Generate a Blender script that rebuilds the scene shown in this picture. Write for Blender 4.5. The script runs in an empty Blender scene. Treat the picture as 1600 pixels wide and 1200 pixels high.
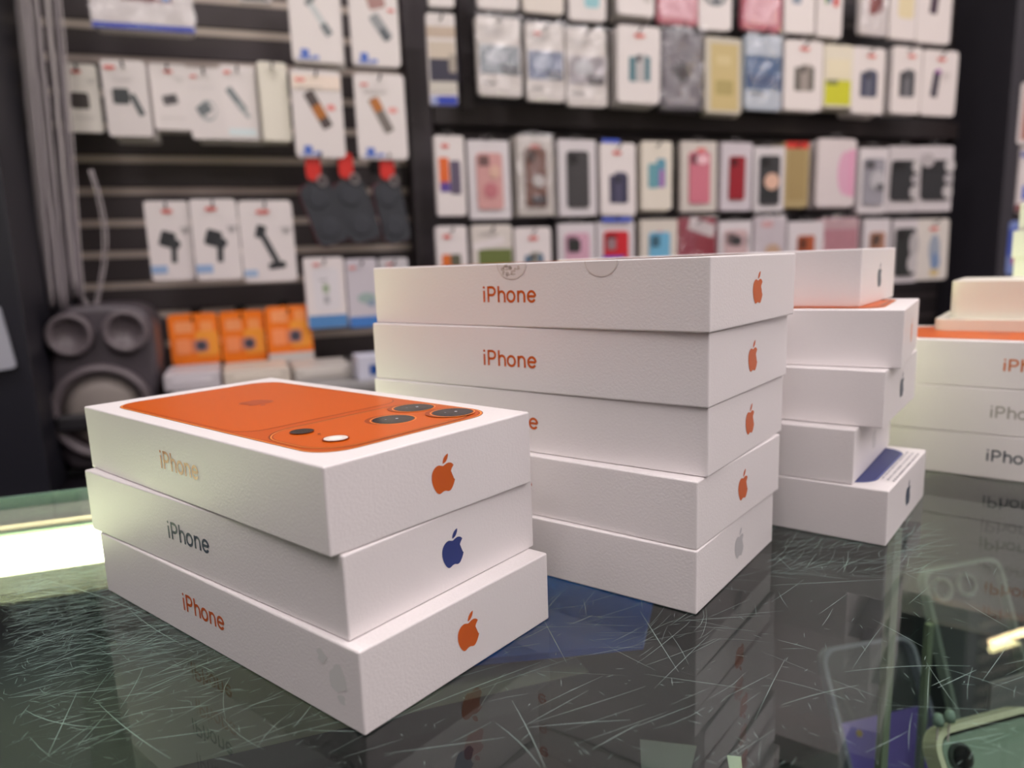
import bpy, bmesh, math, random
from mathutils import Vector, Matrix
random.seed(7)
R = math.radians
col = bpy.context.scene.collection
# ---------------------------------------------------------------- camera frame (calibrated; z = 0 is the glass counter top)
CF, CP, CR, CH, OX, OY = 1166.89, 0.18263, -0.03606, 0.14244, 5.3, 25.46
FW = Vector((0, math.cos(CP), -math.sin(CP))); U0 = Vector((0, math.sin(CP), math.cos(CP))); R0 = Vector((1, 0, 0))
RI = math.cos(CR)*R0 + math.sin(CR)*U0; UP = -math.sin(CR)*R0 + math.cos(CR)*U0
CAM = Vector((0, 0, CH))
COUNTER = 0.98            # height of the glass above the floor, added to everything at the end
def ray(px, py): return FW + RI*((px-800-OX)/CF) - UP*((py-600-OY)/CF)
def onz(px, py, z):
    d = ray(px, py); return CAM + d*((z-CH)/d.z)
def onp(px, py, P, n):
    d = ray(px, py); return CAM + d*((P-CAM).dot(n)/d.dot(n))
# ---------------------------------------------------------------- materials
def lin(c):
    c = c/255.0
    return c/12.92 if c <= .04045 else ((c+.055)/1.055)**2.4
MC = {}
def mat(rgb, rough=.5, metal=0, grain=0, spec=.5, emit=0, bump=0, scale=60, name=None):
    key = (tuple(rgb), rough, metal, grain, spec, emit, bump, scale)
    if key in MC: return MC[key]
    m = bpy.data.materials.new(name or 'surface_%d_%d_%d' % tuple(rgb)); m.use_nodes = True
    nt = m.node_tree; b = nt.nodes['Principled BSDF']
    c = (lin(rgb[0]), lin(rgb[1]), lin(rgb[2]), 1)
    b.inputs['Base Color'].default_value = c
    b.inputs['Roughness'].default_value = rough; b.inputs['Metallic'].default_value = metal
    b.inputs['Specular IOR Level'].default_value = spec
    if emit:
        b.inputs['Emission Color'].default_value = c; b.inputs['Emission Strength'].default_value = emit
    if grain or bump:
        tc = nt.nodes.new('ShaderNodeTexCoord'); n = nt.nodes.new('ShaderNodeTexNoise')
        n.inputs['Scale'].default_value = scale; n.inputs['Detail'].default_value = 4
        nt.links.new(tc.outputs['Object'], n.inputs['Vector'])
        if grain:
            mx = nt.nodes.new('ShaderNodeMix'); mx.data_type = 'RGBA'
            mx.inputs[6].default_value = tuple(v*(1-grain) for v in c[:3])+(1,); mx.inputs[7].default_value = tuple(min(1, v*(1+grain)) for v in c[:3])+(1,)
            nt.links.new(n.outputs['Fac'], mx.inputs[0]); nt.links.new(mx.outputs[2], b.inputs['Base Color'])
        if bump:
            bp = nt.nodes.new('ShaderNodeBump'); bp.inputs['Strength'].default_value = bump; bp.inputs['Distance'].default_value = .001
            nt.links.new(n.outputs['Fac'], bp.inputs['Height']); nt.links.new(bp.outputs['Normal'], b.inputs['Normal'])
    MC[key] = m; return m
def thin_glass(name, tint, f0=.045, maxr=1.0, rough=0.0, wrinkle=0, cover=0, ccol=(1, 1, 1)):
    """clear sheet: tinted transparency plus a Schlick mirror reflection; optional wrinkles / milky cover"""
    m = bpy.data.materials.new(name); m.use_nodes = True; nt = m.node_tree; nt.nodes.clear()
    N = nt.nodes.new; L = nt.links.new
    out = N('ShaderNodeOutputMaterial'); mix = N('ShaderNodeMixShader'); tr = N('ShaderNodeBsdfTransparent'); gl = N('ShaderNodeBsdfGlossy')
    tr.inputs['Color'].default_value = (*tint, 1); gl.inputs['Roughness'].default_value = rough; gl.inputs['Color'].default_value = (1, 1, 1, 1)
    lw = N('ShaderNodeLayerWeight'); lw.inputs['Blend'].default_value = .5
    p = N('ShaderNodeMath'); p.operation = 'POWER'; p.inputs[1].default_value = 5; L(lw.outputs['Facing'], p.inputs[0])
    ml = N('ShaderNodeMath'); ml.operation = 'MULTIPLY_ADD'; ml.inputs[1].default_value = (maxr-f0); ml.inputs[2].default_value = f0; L(p.outputs[0], ml.inputs[0])
    L(ml.outputs[0], mix.inputs[0]); L(gl.outputs[0], mix.inputs[2])
    if wrinkle:
        tc = N('ShaderNodeTexCoord'); n = N('ShaderNodeTexNoise'); n.inputs['Scale'].default_value = 22; n.inputs['Detail'].default_value = 3; n.inputs['Distortion'].default_value = 1.5
        bp = N('ShaderNodeBump'); bp.inputs['Strength'].default_value = 1; bp.inputs['Distance'].default_value = wrinkle
        L(tc.outputs['Object'], n.inputs['Vector']); L(n.outputs['Fac'], bp.inputs['Height']); L(bp.outputs['Normal'], gl.inputs['Normal'])
    if cover:
        df = N('ShaderNodeBsdfDiffuse'); df.inputs['Color'].default_value = (*ccol, 1); m2 = N('ShaderNodeMixShader'); m2.inputs[0].default_value = cover
        L(tr.outputs[0], m2.inputs[1]); L(df.outputs[0], m2.inputs[2]); L(m2.outputs[0], mix.inputs[1])
    else: L(tr.outputs[0], mix.inputs[1])
    L(mix.outputs[0], out.inputs[0]); return m
# ---------------------------------------------------------------- objects
def tag(o, label=None, cat=None, group=None, kind=None):
    if label: o['label'] = label
    if cat: o['category'] = cat
    if group: o['group'] = group
    if kind: o['kind'] = kind
    return o
def empty(name, loc=(0, 0, 0), rz=0, label=None, cat=None, group=None, rot=None):
    o = bpy.data.objects.new(name, None); col.objects.link(o); o.location = loc
    o.rotation_euler = rot if rot else (0, 0, rz); o.empty_display_size = .02
    return tag(o, label, cat, group)
class MB:
    """collects shapes, each with a material, and links them as one mesh object"""
    def __init__(s): s.bm = bmesh.new(); s.mats = []
    def mi(s, m):
        if m not in s.mats: s.mats.append(m)
        return s.mats.index(m)
    def _fin(s, faces, m, smooth=False):
        i = s.mi(m)
        for f in faces: f.material_index = i; f.smooth = smooth
    def box(s, c, size, m, bevel=0, rot=None, seg=2):
        M = Matrix.Translation(Vector(c)) @ (rot.to_4x4() if rot else Matrix()) @ Matrix.Diagonal((*size, 1))
        r = bmesh.ops.create_cube(s.bm, size=1, matrix=M); fs = list({f for v in r['verts'] for f in v.link_faces})
        s._fin(fs, m)
        if bevel:
            es = list({e for v in r['verts'] for e in v.link_edges})
            b = bmesh.ops.bevel(s.bm, geom=es, offset=bevel, segments=seg, affect='EDGES', profile=.5); s._fin(b['faces'], m, False)
        return s
    def prism(s, pts, y0, y1, m, M=None, smooth=False):
        """closed outline pts (x,z) extruded from y0 to y1"""
        a = [s.bm.verts.new((x, y0, z)) for x, z in pts]; b = [s.bm.verts.new((x, y1, z)) for x, z in pts]
        fs = [s.bm.faces.new(a), s.bm.faces.new(b[::-1])]; n = len(a)
        sd = [s.bm.faces.new((a[(i+1) % n], a[i], b[i], b[(i+1) % n])) for i in range(n)]
        s._fin(fs, m); s._fin(sd, m, smooth)
        if M: bmesh.ops.transform(s.bm, matrix=M, verts=a+b)
        return s
    def ring(s, po, pi_, y0, y1, m, M=None):
        """outline po with a hole pi_ (same point count)"""
        n = len(po); V = [[s.bm.verts.new((x, y, z)) for x, z in p] for p, y in ((po, y0), (pi_, y0), (po, y1), (pi_, y1))]
        fs = []
        for i in range(n):
            j = (i+1) % n
            fs += [s.bm.faces.new((V[0][i], V[0][j], V[1][j], V[1][i])), s.bm.faces.new((V[2][j], V[2][i], V[3][i], V[3][j])),
                   s.bm.faces.new((V[0][j], V[0][i], V[2][i], V[2][j])), s.bm.faces.new((V[1][i], V[1][j], V[3][j], V[3][i]))]
        s._fin(fs, m)
        if M: bmesh.ops.transform(s.bm, matrix=M, verts=[v for q in V for v in q])
        return s
    def flat(s, pts, m, y=0):
        f = s.bm.faces.new([s.bm.verts.new(p) for p in pts]); s._fin([f], m); return s
    def lathe(s, prof, m, M=None, n=40, smooth=True):
        """profile (r, y) turned about the y axis"""
        rings = [[s.bm.verts.new((r*math.cos(2*math.pi*i/n), y, r*math.sin(2*math.pi*i/n))) for i in range(n)] for r, y in prof]
        fs = []
        for a, b in zip(rings, rings[1:]):
            for i in range(n): fs.append(s.bm.faces.new((a[i], a[(i+1) % n], b[(i+1) % n], b[i])))
        for q in (rings[0], rings[-1]):
            if prof[rings.index(q)][0] > 1e-6:
                fs.append(s.bm.faces.new(q))
        s._fin(fs, m, smooth)
        if M: bmesh.ops.transform(s.bm, matrix=M, verts=[v for q in rings for v in q])
        return s
    def tube(s, pts, r, m, n=8, closed=False):
        pts = [Vector(p) for p in pts]; rings = []
        for i, p in enumerate(pts):
            d = (pts[min(i+1, len(pts)-1)]-pts[max(i-1, 0)]).normalized()
            a = d.cross(Vector((0, 0, 1)));
            if a.length < .2: a = d.cross(Vector((0, 1, 0)))
            a.normalize(); b = d.cross(a)
            rings.append([s.bm.verts.new(p+a*r*math.cos(2*math.pi*k/n)+b*r*math.sin(2*math.pi*k/n)) for k in range(n)])
        fs = []
        for A, B in zip(rings, rings[1:]):
            for k in range(n): fs.append(s.bm.faces.new((A[k], A[(k+1) % n], B[(k+1) % n], B[k])))
        fs += [s.bm.faces.new(rings[0]), s.bm.faces.new(rings[-1])]
        s._fin(fs, m, True); return s
    def build(s, name, parent=None, loc=None, rz=0, recalc=True):
        if recalc: bmesh.ops.recalc_face_normals(s.bm, faces=s.bm.faces)
        me = bpy.data.meshes.new(name); s.bm.to_mesh(me); s.bm.free()
        for m in s.mats: me.materials.append(m)
        o = bpy.data.objects.new(name, me); col.objects.link(o)
        if parent: o.parent = parent
        if loc is not None: o.location = loc
        if rz: o.rotation_euler = (0, 0, rz)
        return o
def rrect(cx, cz, w, h, r, n=5, ang=0):
    r = min(r, w/2-1e-5, h/2-1e-5); out = []
    for k, (sx, sz) in enumerate(((1, 1), (-1, 1), (-1, -1), (1, -1))):
        for i in range(n+1):
            a = math.pi/2*(k+i/n); out.append((sx*(w/2-r)+r*math.cos(a), sz*(h/2-r)+r*math.sin(a)))
    c, s_ = math.cos(ang), math.sin(ang)
    return [(cx+x*c-z*s_, cz+x*s_+z*c) for x, z in out]
def ell(cx, cz, rx, rz, n=28): return [(cx+rx*math.cos(2*math.pi*i/n), cz+rz*math.sin(2*math.pi*i/n)) for i in range(n)]
LIGHT = 7.0; EXPO = 0.38
def glyph_strokes():
    """the product word as centre-line strokes on a 1000 unit wide line (cap height 236)"""
    def arc(cx, cy, rx, ry, a0, a1, n=16): return [(cx+rx*math.cos(R(a0+(a1-a0)*i/n)), cy+ry*math.sin(R(a0+(a1-a0)*i/n))) for i in range(n+1)]
    return [[(15, 0), (15, 172)], [(98, 0), (98, 236)], [(98, 222)]+arc(168, 164, 62, 58, 90, -90)+[(98, 106)],
            [(300, 0), (300, 240)], arc(358, 98, 58, 61, 180, 0)+[(416, 0)], arc(535, 86, 69, 74, 0, 360, 32), [(670, 0), (670, 172)], arc(728, 98, 58, 61, 180, 0)+[(786, 0)],
            [(852, 88), (985, 88)], arc(917, 86, 68, 74, 2, 326, 28)]
def build_word():
    V, F, t = [], [], 18
    for st in glyph_strokes():
        b = len(V)
        closed = (st[0][0]-st[-1][0])**2+(st[0][1]-st[-1][1])**2 < 1e-6
        for i, (x, y) in enumerate(st):
            p, q = (st[i-1] if i else (st[-2] if closed else st[0])), (st[i+1] if i < len(st)-1 else (st[1] if closed else st[-1]))
            dx, dy = q[0]-p[0], q[1]-p[1]; l = math.hypot(dx, dy) or 1
            V += [(x-dy/l*t, y+dx/l*t), (x+dy/l*t, y-dx/l*t)]
        F += [(b+2*i, b+2*i+1, b+2*i+3, b+2*i+2) for i in range(len(st)-1)]
    b = len(V); V += [(15+19*math.cos(2*math.pi*i/16), 222+19*math.sin(2*math.pi*i/16)) for i in range(16)]; F.append(tuple(range(b, b+16)))
    return V, F
WV, WF = build_word()
# ---------------------------------------------------------------- the white phone boxes
PAPER = mat((236, 231, 231), rough=.42, grain=.012, bump=.12, scale=900, name='white_coated_card')
ORANGE = (206, 92, 20); NAVY = (44, 58, 122); SLATE = (66, 78, 98); GREY = (170, 166, 166)
def bez(p0, p1, p2, p3, n=7): 
    return [tuple((1-t)**3*a+3*(1-t)**2*t*b+3*(1-t)*t*t*c+t**3*d for a, b, c, d in zip(p0, p1, p2, p3)) for t in [i/n for i in range(1, n+1)]]
def fruit():
    # bitten fruit emblem drawn as relative bezier segments on a 24 unit grid
    segs = [(-.948, 0, -2.415, -1.078, -3.96, -1.04), (-2.04, .027, -3.91, 1.183, -4.961, 3.014), (-2.117, 3.675, -.546, 9.103, 1.519, 12.09),
            (1.013, 1.454, 2.208, 3.09, 3.792, 3.039), (1.52, -.065, 2.09, -.987, 3.935, -.987), (1.831, 0, 2.35, .987, 3.96, .948),
            (1.637, -.026, 2.676, -1.48, 3.676, -2.948), (1.156, -1.688, 1.636, -3.325, 1.662, -3.415), (-.039, -.013, -3.182, -1.221, -3.22, -4.857),
            (-.026, -3.04, 2.48, -4.494, 2.597, -4.559), (-1.429, -2.09, -3.623, -2.324, -4.39, -2.376), (-2, -.156, -3.675, 1.09, -4.61, 1.09)]
    def run(p, sg):
        out = []
        for a, b, c, d, e, f in sg:
            out += bez(p, (p[0]+a, p[1]+b), (p[0]+c, p[1]+d), (p[0]+e, p[1]+f)); p = (p[0]+e, p[1]+f)
        return out
    body = run((12.152, 6.896), segs)
    leaf = run((15.53, 3.83), [(.843, -1.012, 1.4, -2.427, 1.245, -3.83), (-1.207, .052, -2.662, .805, -3.532, 1.818), (-.78, .896, -1.454, 2.338, -1.273, 3.714), (1.338, .104, 2.715, -.688, 3.559, -1.701)])
    return [[(x-12, 24-y) for x, y in q] for q in (body, leaf)]
FRUIT = fruit()
def emblem_mesh(c, h):
    me = bpy.data.meshes.new('fruit_emblem'); b = bmesh.new(); k = h/24
    for q in FRUIT:
        pts = [q[0]]
        for p in q[1:]:
            if (p[0]-pts[-1][0])**2+(p[1]-pts[-1][1])**2 > 1e-5: pts.append(p)
        if (pts[0][0]-pts[-1][0])**2+(pts[0][1]-pts[-1][1])**2 < 1e-5: pts.pop()
        f = b.faces.new([b.verts.new((x*k, 0, z*k)) for x, z in pts])
    bmesh.ops.triangulate(b, faces=b.faces[:]); b.to_mesh(me); b.free(); me.materials.append(mat(c, .35)); return me
def word_mesh(c, w):
    me = bpy.data.meshes.new('printed_word'); k = w/1000
    me.from_pydata([(0, -x*k, z*k) for x, z in WV], [], WF); me.materials.append(mat(c, .35)); return me
def link(name, me, parent, loc, rz=0):
    o = bpy.data.objects.new(name, me); col.objects.link(o); o.parent = parent; o.location = loc; o.rotation_euler = (0, 0, rz); return o
def picture(style, parent, L, W, H):
    """printed phone on the lid; local x runs across the box, y along it, seen from above"""
    if style == 'orange':
        base, lite, dark, edge, mid = (204, 90, 10), (238, 140, 62), (120, 48, 12), (160, 64, 12), (196, 84, 12)
    else: base, lite, dark, edge, mid = (62, 70, 130), (106, 116, 176), (30, 34, 66), (44, 50, 98), (54, 62, 118)
    g = MB(); lay = [0]
    def put(pts, c, rough=.32):
        lay[0] += 1; z = H+.000015*lay[0]
        g.flat([(x, y, z) for x, y in pts], mat(c, rough, spec=.12))
    cx = W/2; cy = L/2; pw, pl = .0802, .1625
    if style != 'orange': cy -= .0015
    put(rrect(cx, cy, pw, pl, .0125, 8), dark); put(rrect(cx, cy, pw-.0006, pl-.0006, .0122, 8), lite)
    put(rrect(cx, cy, pw-.0022, pl-.0022, .0116, 8), edge); put(rrect(cx, cy, pw-.0032, pl-.0032, .0111, 8), mid)
    if style == 'orange':
        y0 = cy-pl/2
        # glass back panel, camera plateau with its rims, lenses, flash
        put(rrect(cx, y0+.052+(pl-.052)/2-.002, pw-.005, pl-.052-.003, .0105, 8), edge)
        put(rrect(cx, y0+.0526+(pl-.052)/2-.002, pw-.0056, pl-.052-.0036, .0102, 8), base)
        yc = y0+.0245; ph = .042
        put(rrect(cx, yc, pw-.0048, ph+.0030, .0160, 9), edge); put(rrect(cx, yc, pw-.0050, ph+.0014, .0155, 9), dark); put(rrect(cx, yc, pw-.0056, ph+.0004, .0151, 9), lite)
        put(rrect(cx, yc, pw-.0066, ph-.0006, .0147, 9), edge); put(rrect(cx, yc, pw-.0076, ph-.0016, .0142, 9), base)
        for (x, y) in ((.0560, .0347), (.0757, .0452), (.0768, .0238)):
            put(ell(x-.0008, y+.0012, .0094, .0094), edge); put(ell(x, y, .0089, .0089), lite); put(ell(x, y, .0083, .0083), dark)
            put(ell(x, y, .0078, .0078), (38, 32, 34), .2); put(ell(x, y, .0052, .0052), (24, 22, 26), .15); put(ell(x, y, .0026, .0026), (14, 14, 18), .1)
            put(ell(x+.0016, y-.0002, .0006, .0006, 10), (196, 200, 214)); put(ell(x-.0022, y+.0018, .0004, .0004, 8), (150, 156, 176))
        put(ell(.0236, .0463, .0044, .0044), dark); put(ell(.0236, .0463, .0040, .0040), (48, 34, 32), .2)
        put(ell(.0245, .0371, .0006, .0006, 10), (60, 30, 16))
        put(ell(.0236, .0262, .0046, .0046), edge); put(ell(.0236, .0262, .0041, .0041), (226, 216, 208)); put(ell(.0236, .0262, .0022, .0022), (246, 240, 232))
        o = g.build('phone_picture', parent, recalc=False)
        em = link('printed_emblem', emblem_mesh((178, 72, 12), .017), parent, (cx-.000, .1245, H+.0014*.5)); em.rotation_euler = (R(-90), 0, R(180)); em.location.z = H+.00013
    else:
        put(rrect(cx+.002, cy+.001, pw-.012, pl-.02, .0095, 8), base); put(rrect(cx+.004, .0215, pw-.022, .004, .002, 5), lite)
        rq = random.Random(5)
        for row in range(3):
            x = .018
            while x < .080:
                l = rq.uniform(.0008, .0030); put(rrect(x+l/2, .0018+.0026*row, l, .0011, .0002, 1), (160, 158, 164)); x += l+rq.uniform(.0007, .0016)
        o = g.build('phone_picture', parent, recalc=False)
    for f in o.data.polygons:
        if f.normal.z < 0: f.flip()
    return o
def phone_box(x, y, a, z, L, W, H, label, wc=ORANGE, ec=None, pic=None, ww=.0306, group=None, k=1.0):
    t = empty('phone_box', (x, y, z), R(a), label, 'box', group)
    g = MB(); g.box((W/2, L/2, H/2), (W, L, H-.00016), PAPER, bevel=.0007, seg=3)
    c = g.build('carton', t)
    if wc: link('printed_word', word_mesh(wc, ww*k), t, (-.00012, L/2+.0177*k+.0003, .0112*k))
    if ec: link('fruit_emblem', emblem_mesh(ec, .0134*k), t, (W/2+.0003, -.00012, .0082*k))
    if pic: picture(pic, t, L, W, H)
    return t
SIDE = ' stack of white phone boxes'
LF, WF_, LM, WM, LR, WR = .1835, .09507, .18745, .0948, .183, .0933
bx = phone_box
f1 = bx(-.0501, .2082, 50.43, 0, LF, WF_, .0283, 'bottom white phone box of the front stack, stained near its corner', ORANGE, ORANGE)
f2 = bx(-.0542, .2147, 51.2, .0283, LF, WF_, .0284, 'middle white phone box of the front stack, with blue fruit emblem', SLATE, NAVY)
f3 = bx(-.0573, .2128, 48.89, .0567, LF, WF_, .0286, 'top white box of the front stack with orange phone picture on lid', (198, 112, 70), ORANGE, 'orange')
bx(.0696, .2797, 53.16, 0, LM, WM, .0272, 'bottom white phone box of the five-high middle stack, with pale grey emblem', GREY, (196, 194, 196))
bx(.0698, .2805, 51.66, .0272, LM, WM, .0284, 'second box from the bottom of the middle stack, with orange emblem', ORANGE, ORANGE)
bx(.0751, .2851, 53.37, .0556, LM, WM, .0284, 'white phone box at mid height of the five-high middle stack', ORANGE, ORANGE)
bx(.0746, .2834, 52.62, .0840, LM, WM, .0295, 'white phone box just under the topmost box of the middle stack', ORANGE, ORANGE)
m5 = bx(.0741, .2808, 51.27, .1135, LM, WM, .0287, 'topmost white phone box of the middle stack with thumb marks on its side', ORANGE, ORANGE, 'orange')
bx(.1773, .3429, 51.5, 0, LR, WR, .0281, 'bottom white phone box of the right stack with blue phone picture on lid', None, SLATE, 'blue')
bx(.1654, .3549, 53.49, .0281, LR, WR, .0278, 'second box from the bottom of the right stack, set back leftward', None, (214, 210, 210))
bx(.1788, .3552, 53.43, .0560, LR, WR, .0284, 'box at mid height of the right stack with small slate emblem', None, SLATE)
bx(.1889, .3601, 57.84, .0844, LR, WR, .0290, 'turned box below the top of the right stack with orange lid picture', None, (236, 190, 170), 'orange')
bx(.1782, .3841, 53.83, .1134, LR, WR, .0297, 'topmost white phone box of the right stack, with dark slate emblem', None, (74, 84, 104))
# far right stack: its long faces look at the camera
a_ = R(51); v_ = Vector((-math.sin(a_), math.cos(a_), 0)); P0 = Vector((.26479, .46748, 0))
n1 = P0-v_*.1425; n3 = P0-v_*.1475
bx(n1.x, n1.y, 51, 0, .183, .094, .0275, 'bottom white phone box of the right-edge stack, with dark word', (92, 96, 104), SLATE, k=1.0)
bx(n1.x+.0006, n1.y+.0004, 51.4, .0275, .183, .094, .0290, 'middle white phone box of the right-edge stack, with pale grey word', (178, 174, 166), GREY)
bx(n3.x, n3.y, 51, .0565, .183, .094, .0290, 'top phone box of the right-edge stack, orange phone picture on lid', (214, 120, 60), ORANGE, 'orange')
# stains and thumb marks (their own shape on the card)
g = MB(); st = mat((219, 219, 217), .6)
def blob(cx, cz, rx, rz, seed):
    random.seed(seed); return [(cx+rx*(1+.28*math.sin(3*t+seed)+.15*math.sin(5*t))*math.cos(t), cz+rz*(1+.2*math.sin(2*t+seed))*math.sin(t)) for t in [2*math.pi*i/26 for i in range(26)]]
for (s_, z_, rx, rz, sd) in ((.0112, .0160, .0042, .0050, 3), (.0190, .0212, .0024, .0022, 5), (.0100, .0090, .0018, .0020, 8)):
    g.flat([(-.0002, y, z) for y, z in blob(s_, z_, rx, rz, sd)], st)
g.build('water_stain', f1, recalc=False)
th = mat((222, 214, 210), .3)
for n_, (s_, rr) in enumerate(((.0945, .0085), (.0475, .0080))):
    g = MB(); g.flat([(-.00018, s_+rr*math.cos(t), .0281-rr*.75*math.sin(t)) for t in [math.pi*i/18 for i in range(19)]], mat((231, 225, 224), .3))
    pts = [(s_+rr*math.cos(t), .0283-rr*.80*math.sin(t)) for t in [math.pi*i/16 for i in range(17)]]; pin = [(s_+rr*.93*math.cos(t), .0283-rr*.74*math.sin(t)) for t in [math.pi*i/16 for i in range(17)]]
    for i in range(16): g.flat([(-.0002, *pts[i]), (-.0002, *pts[i+1]), (-.0002, *pin[i+1]), (-.0002, *pin[i])], th)
    if n_ == 0:
        for i in range(22):
            t = random.uniform(.3, 2.8); q = random.uniform(.2, .95); cy_, cz_ = s_+.008*q*math.cos(t), .0283-.0062*q*math.sin(t)
            g.flat([(-.00021, y, z) for y, z in ell(cy_, cz_, random.uniform(.0006, .0016), random.uniform(.0003, .0009), 9)], mat((212, 202, 196), .4))
    g.build('thumb_mark', m5, recalc=False)
# white tray and inner box lying on the right-edge stack
c0 = onz(1458, 516, .0855); vv = Vector((math.cos(R(-37)), math.sin(R(-37)), 0))
t = empty('box_base', (c0.x, c0.y, .0856), R(-37), 'upturned white box base with a wide flange on the right-edge stack', 'box')
CREAM = mat((236, 232, 220), .4, grain=.01)
g = MB(); g.prism(rrect(.085, .046, .17, .092, .008, 6), 0, .0075, CREAM, Matrix(((1, 0, 0, 0), (0, 0, 1, 0), (0, 1, 0, 0), (0, 0, 0, 1)))); g.build('flange', t)
g = MB(); g.prism(rrect(.0855, .047, .155, .078, .007, 6), .0075, .0330, CREAM, Matrix(((1, 0, 0, 0), (0, 0, 1, 0), (0, 1, 0, 0), (0, 0, 0, 1)))); g.build('tray_body', t)
# tall far stack at the right edge
names = ['lowest', 'second from lowest', 'third from lowest', 'fourth from lowest', 'third from top', 'second from top', 'topmost']
for i in range(7):
    P = onp(1583+(-5 if i == 5 else 2 if i == 6 else 0)+i*.4, 400, Vector((0, .74, 0)), Vector((0, 1, 0)))
    q = empty('small_phone_box', (P.x, P.y, i*.0259), R(-37), 'cream box, %s of the tall stack at the far right edge' % names[i], 'box', None)
    g = MB(); g.box((.045, .08, .01295), (.09, .16, .0257), mat((206, 202, 198), .5, grain=.01), bevel=.0008); g.build('carton', q)
# ---------------------------------------------------------------- product wall (turned 20 degrees, farther on the right)
WY = R(20); WU = Vector((math.cos(WY), math.sin(WY), 0)); WN = Vector((-math.sin(WY), math.cos(WY), 0))
d_ = ray(200, 400); PW = CAM + d_*(1.61/d_.y); PW.z = 0
def wp(px, py, d=0): return onp(px, py, PW-WN*d, WN)                # a point on the wall plane, d in front of it
def wu(px, py, d=0): return (wp(px, py, d)-PW).dot(WU)
def at(u, z, d=0): q = PW+WU*u-WN*d; q.z = z; return q
def wbox(g, u0, u1, z0, z1, d0, d1, m, bevel=0):
    """box in wall coordinates; local frame origin PW turned by WY"""
    g.box(((u0+u1)/2, -(d0+d1)/2, (z0+z1)/2), (u1-u0, d1-d0, z1-z0), m, bevel)
def wthing(name, u, z, d, label, cat, group=None): return empty(name, at(u, z, d), WY, label, cat, group)
def wloc(o, u=0, z=0, d=0): o.location = at(u, z, d); o.rotation_euler = (0, 0, WY); return o
zs_a, zs_b = wp(200, 299).z, wp(200, 446).z; PITCH = (zs_a-zs_b)/3
PANEL = mat((70, 62, 64), .55, grain=.08, scale=8, name='dark_slat_panel'); STRIP = mat((196, 182, 172), .45, metal=.0, name='slat_insert')
DARK = mat((30, 28, 31), .5); BLACK = mat((14, 14, 16), .5); COLM = mat((72, 65, 70), .5, grain=.05, scale=5)
def slatwall(uL, uR, z0, z1, panel, strip, label, sh=.0155):
    t = wthing('slatwall_panel', uL, z0, 0, label, 'slatwall'); w = uR-uL
    g = MB(); g.box((w/2, .012, (z1-z0)/2), (w, .018, z1-z0), panel); k = 0
    zz = zs_b-10*PITCH
    while zz < z1-.02:
        if zz-sh/2 > z0+.005: g.box((w/2, .001, zz-z0+PITCH/2), (w, .008, PITCH-sh-.003), panel, .0015)
        zz += PITCH
    g.build('board', t)
    g = MB(); zz = zs_b-10*PITCH
    while zz < z1-.02:
        if zz-sh/2 > z0+.005:
            g.box((w/2, .0015, zz-z0), (w, .003, sh), strip)
        zz += PITCH
    g.build('metal_strip', t); return t
uA, uB = wu(30, 450, .42)+.004, wu(645, 300); uC, uD = wu(676, 300), wu(1500, 300)
ZT = 1.72
slatwall(uA, uB, wp(400, 572).z, ZT, PANEL, STRIP, 'dark slatted wall panel with metal strips on the left of the shop')
slatwall(uC, uD+.62*0, -.10, ZT, mat((50, 45, 48), .5, grain=.06, scale=8), mat((84, 77, 78), .5), 'dark slatted wall panel behind the wall of phone cases', sh=.010)
# uprights and beams
def upright(px0, px1, py, d, z0, z1, m, label, name='wall_upright'):
    g = MB(); u0, u1 = wu(px0, py, d), wu(px1, py, d); g.box(((u1-u0)/2, (d-.006)/2, (z1-z0)/2), (u1-u0, d-.006, z1-z0), m, .002)
    return tag(wloc(g.build(name), u0, z0, d), label, 'upright')
upright(640, 676, 200, .06, -.95, ZT, COLM, 'dark grey upright between the two slatted wall sections')
upright(720, 738, 100, .05, wp(730, 172, .05).z, ZT, COLM, 'narrow grey upright beside the upper phone case rows')
upright(1571, 1592, 250, .20, -.95, ZT, mat((46, 44, 52), .5), 'black upright near the right edge of the photo')
g = MB(); zt, zb = wp(1000, 172, .04).z, wp(1000, 203, .04).z
g.box(((uD-uC)/2, .017, (zt-zb)/2), (uD-uC, .034, zt-zb), mat((58, 50, 52), .5), .002)
tag(wloc(g.build('wall_beam'), uC, zb, .04), 'dark horizontal beam between the second and third rows of phone cases', 'beam')
uE = wu(1571, 250, .2)
g = MB(); g.box(((uE-uD)/2, .01, ZT/2), (uE-uD, .02, ZT+1.9), BLACK); tag(wloc(g.build('wall_panel'), uD, 0, 0), 'dark back panel right of the phone cases, recess shadow in its colour', 'panel')  # dark back wall, coloured black to include the shadow of the recess
slatwall(wu(1590, 300), wu(1590, 300)+.8, -.6, ZT, PANEL, STRIP, 'slatted wall panel cut off by the right edge of the photo')
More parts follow.
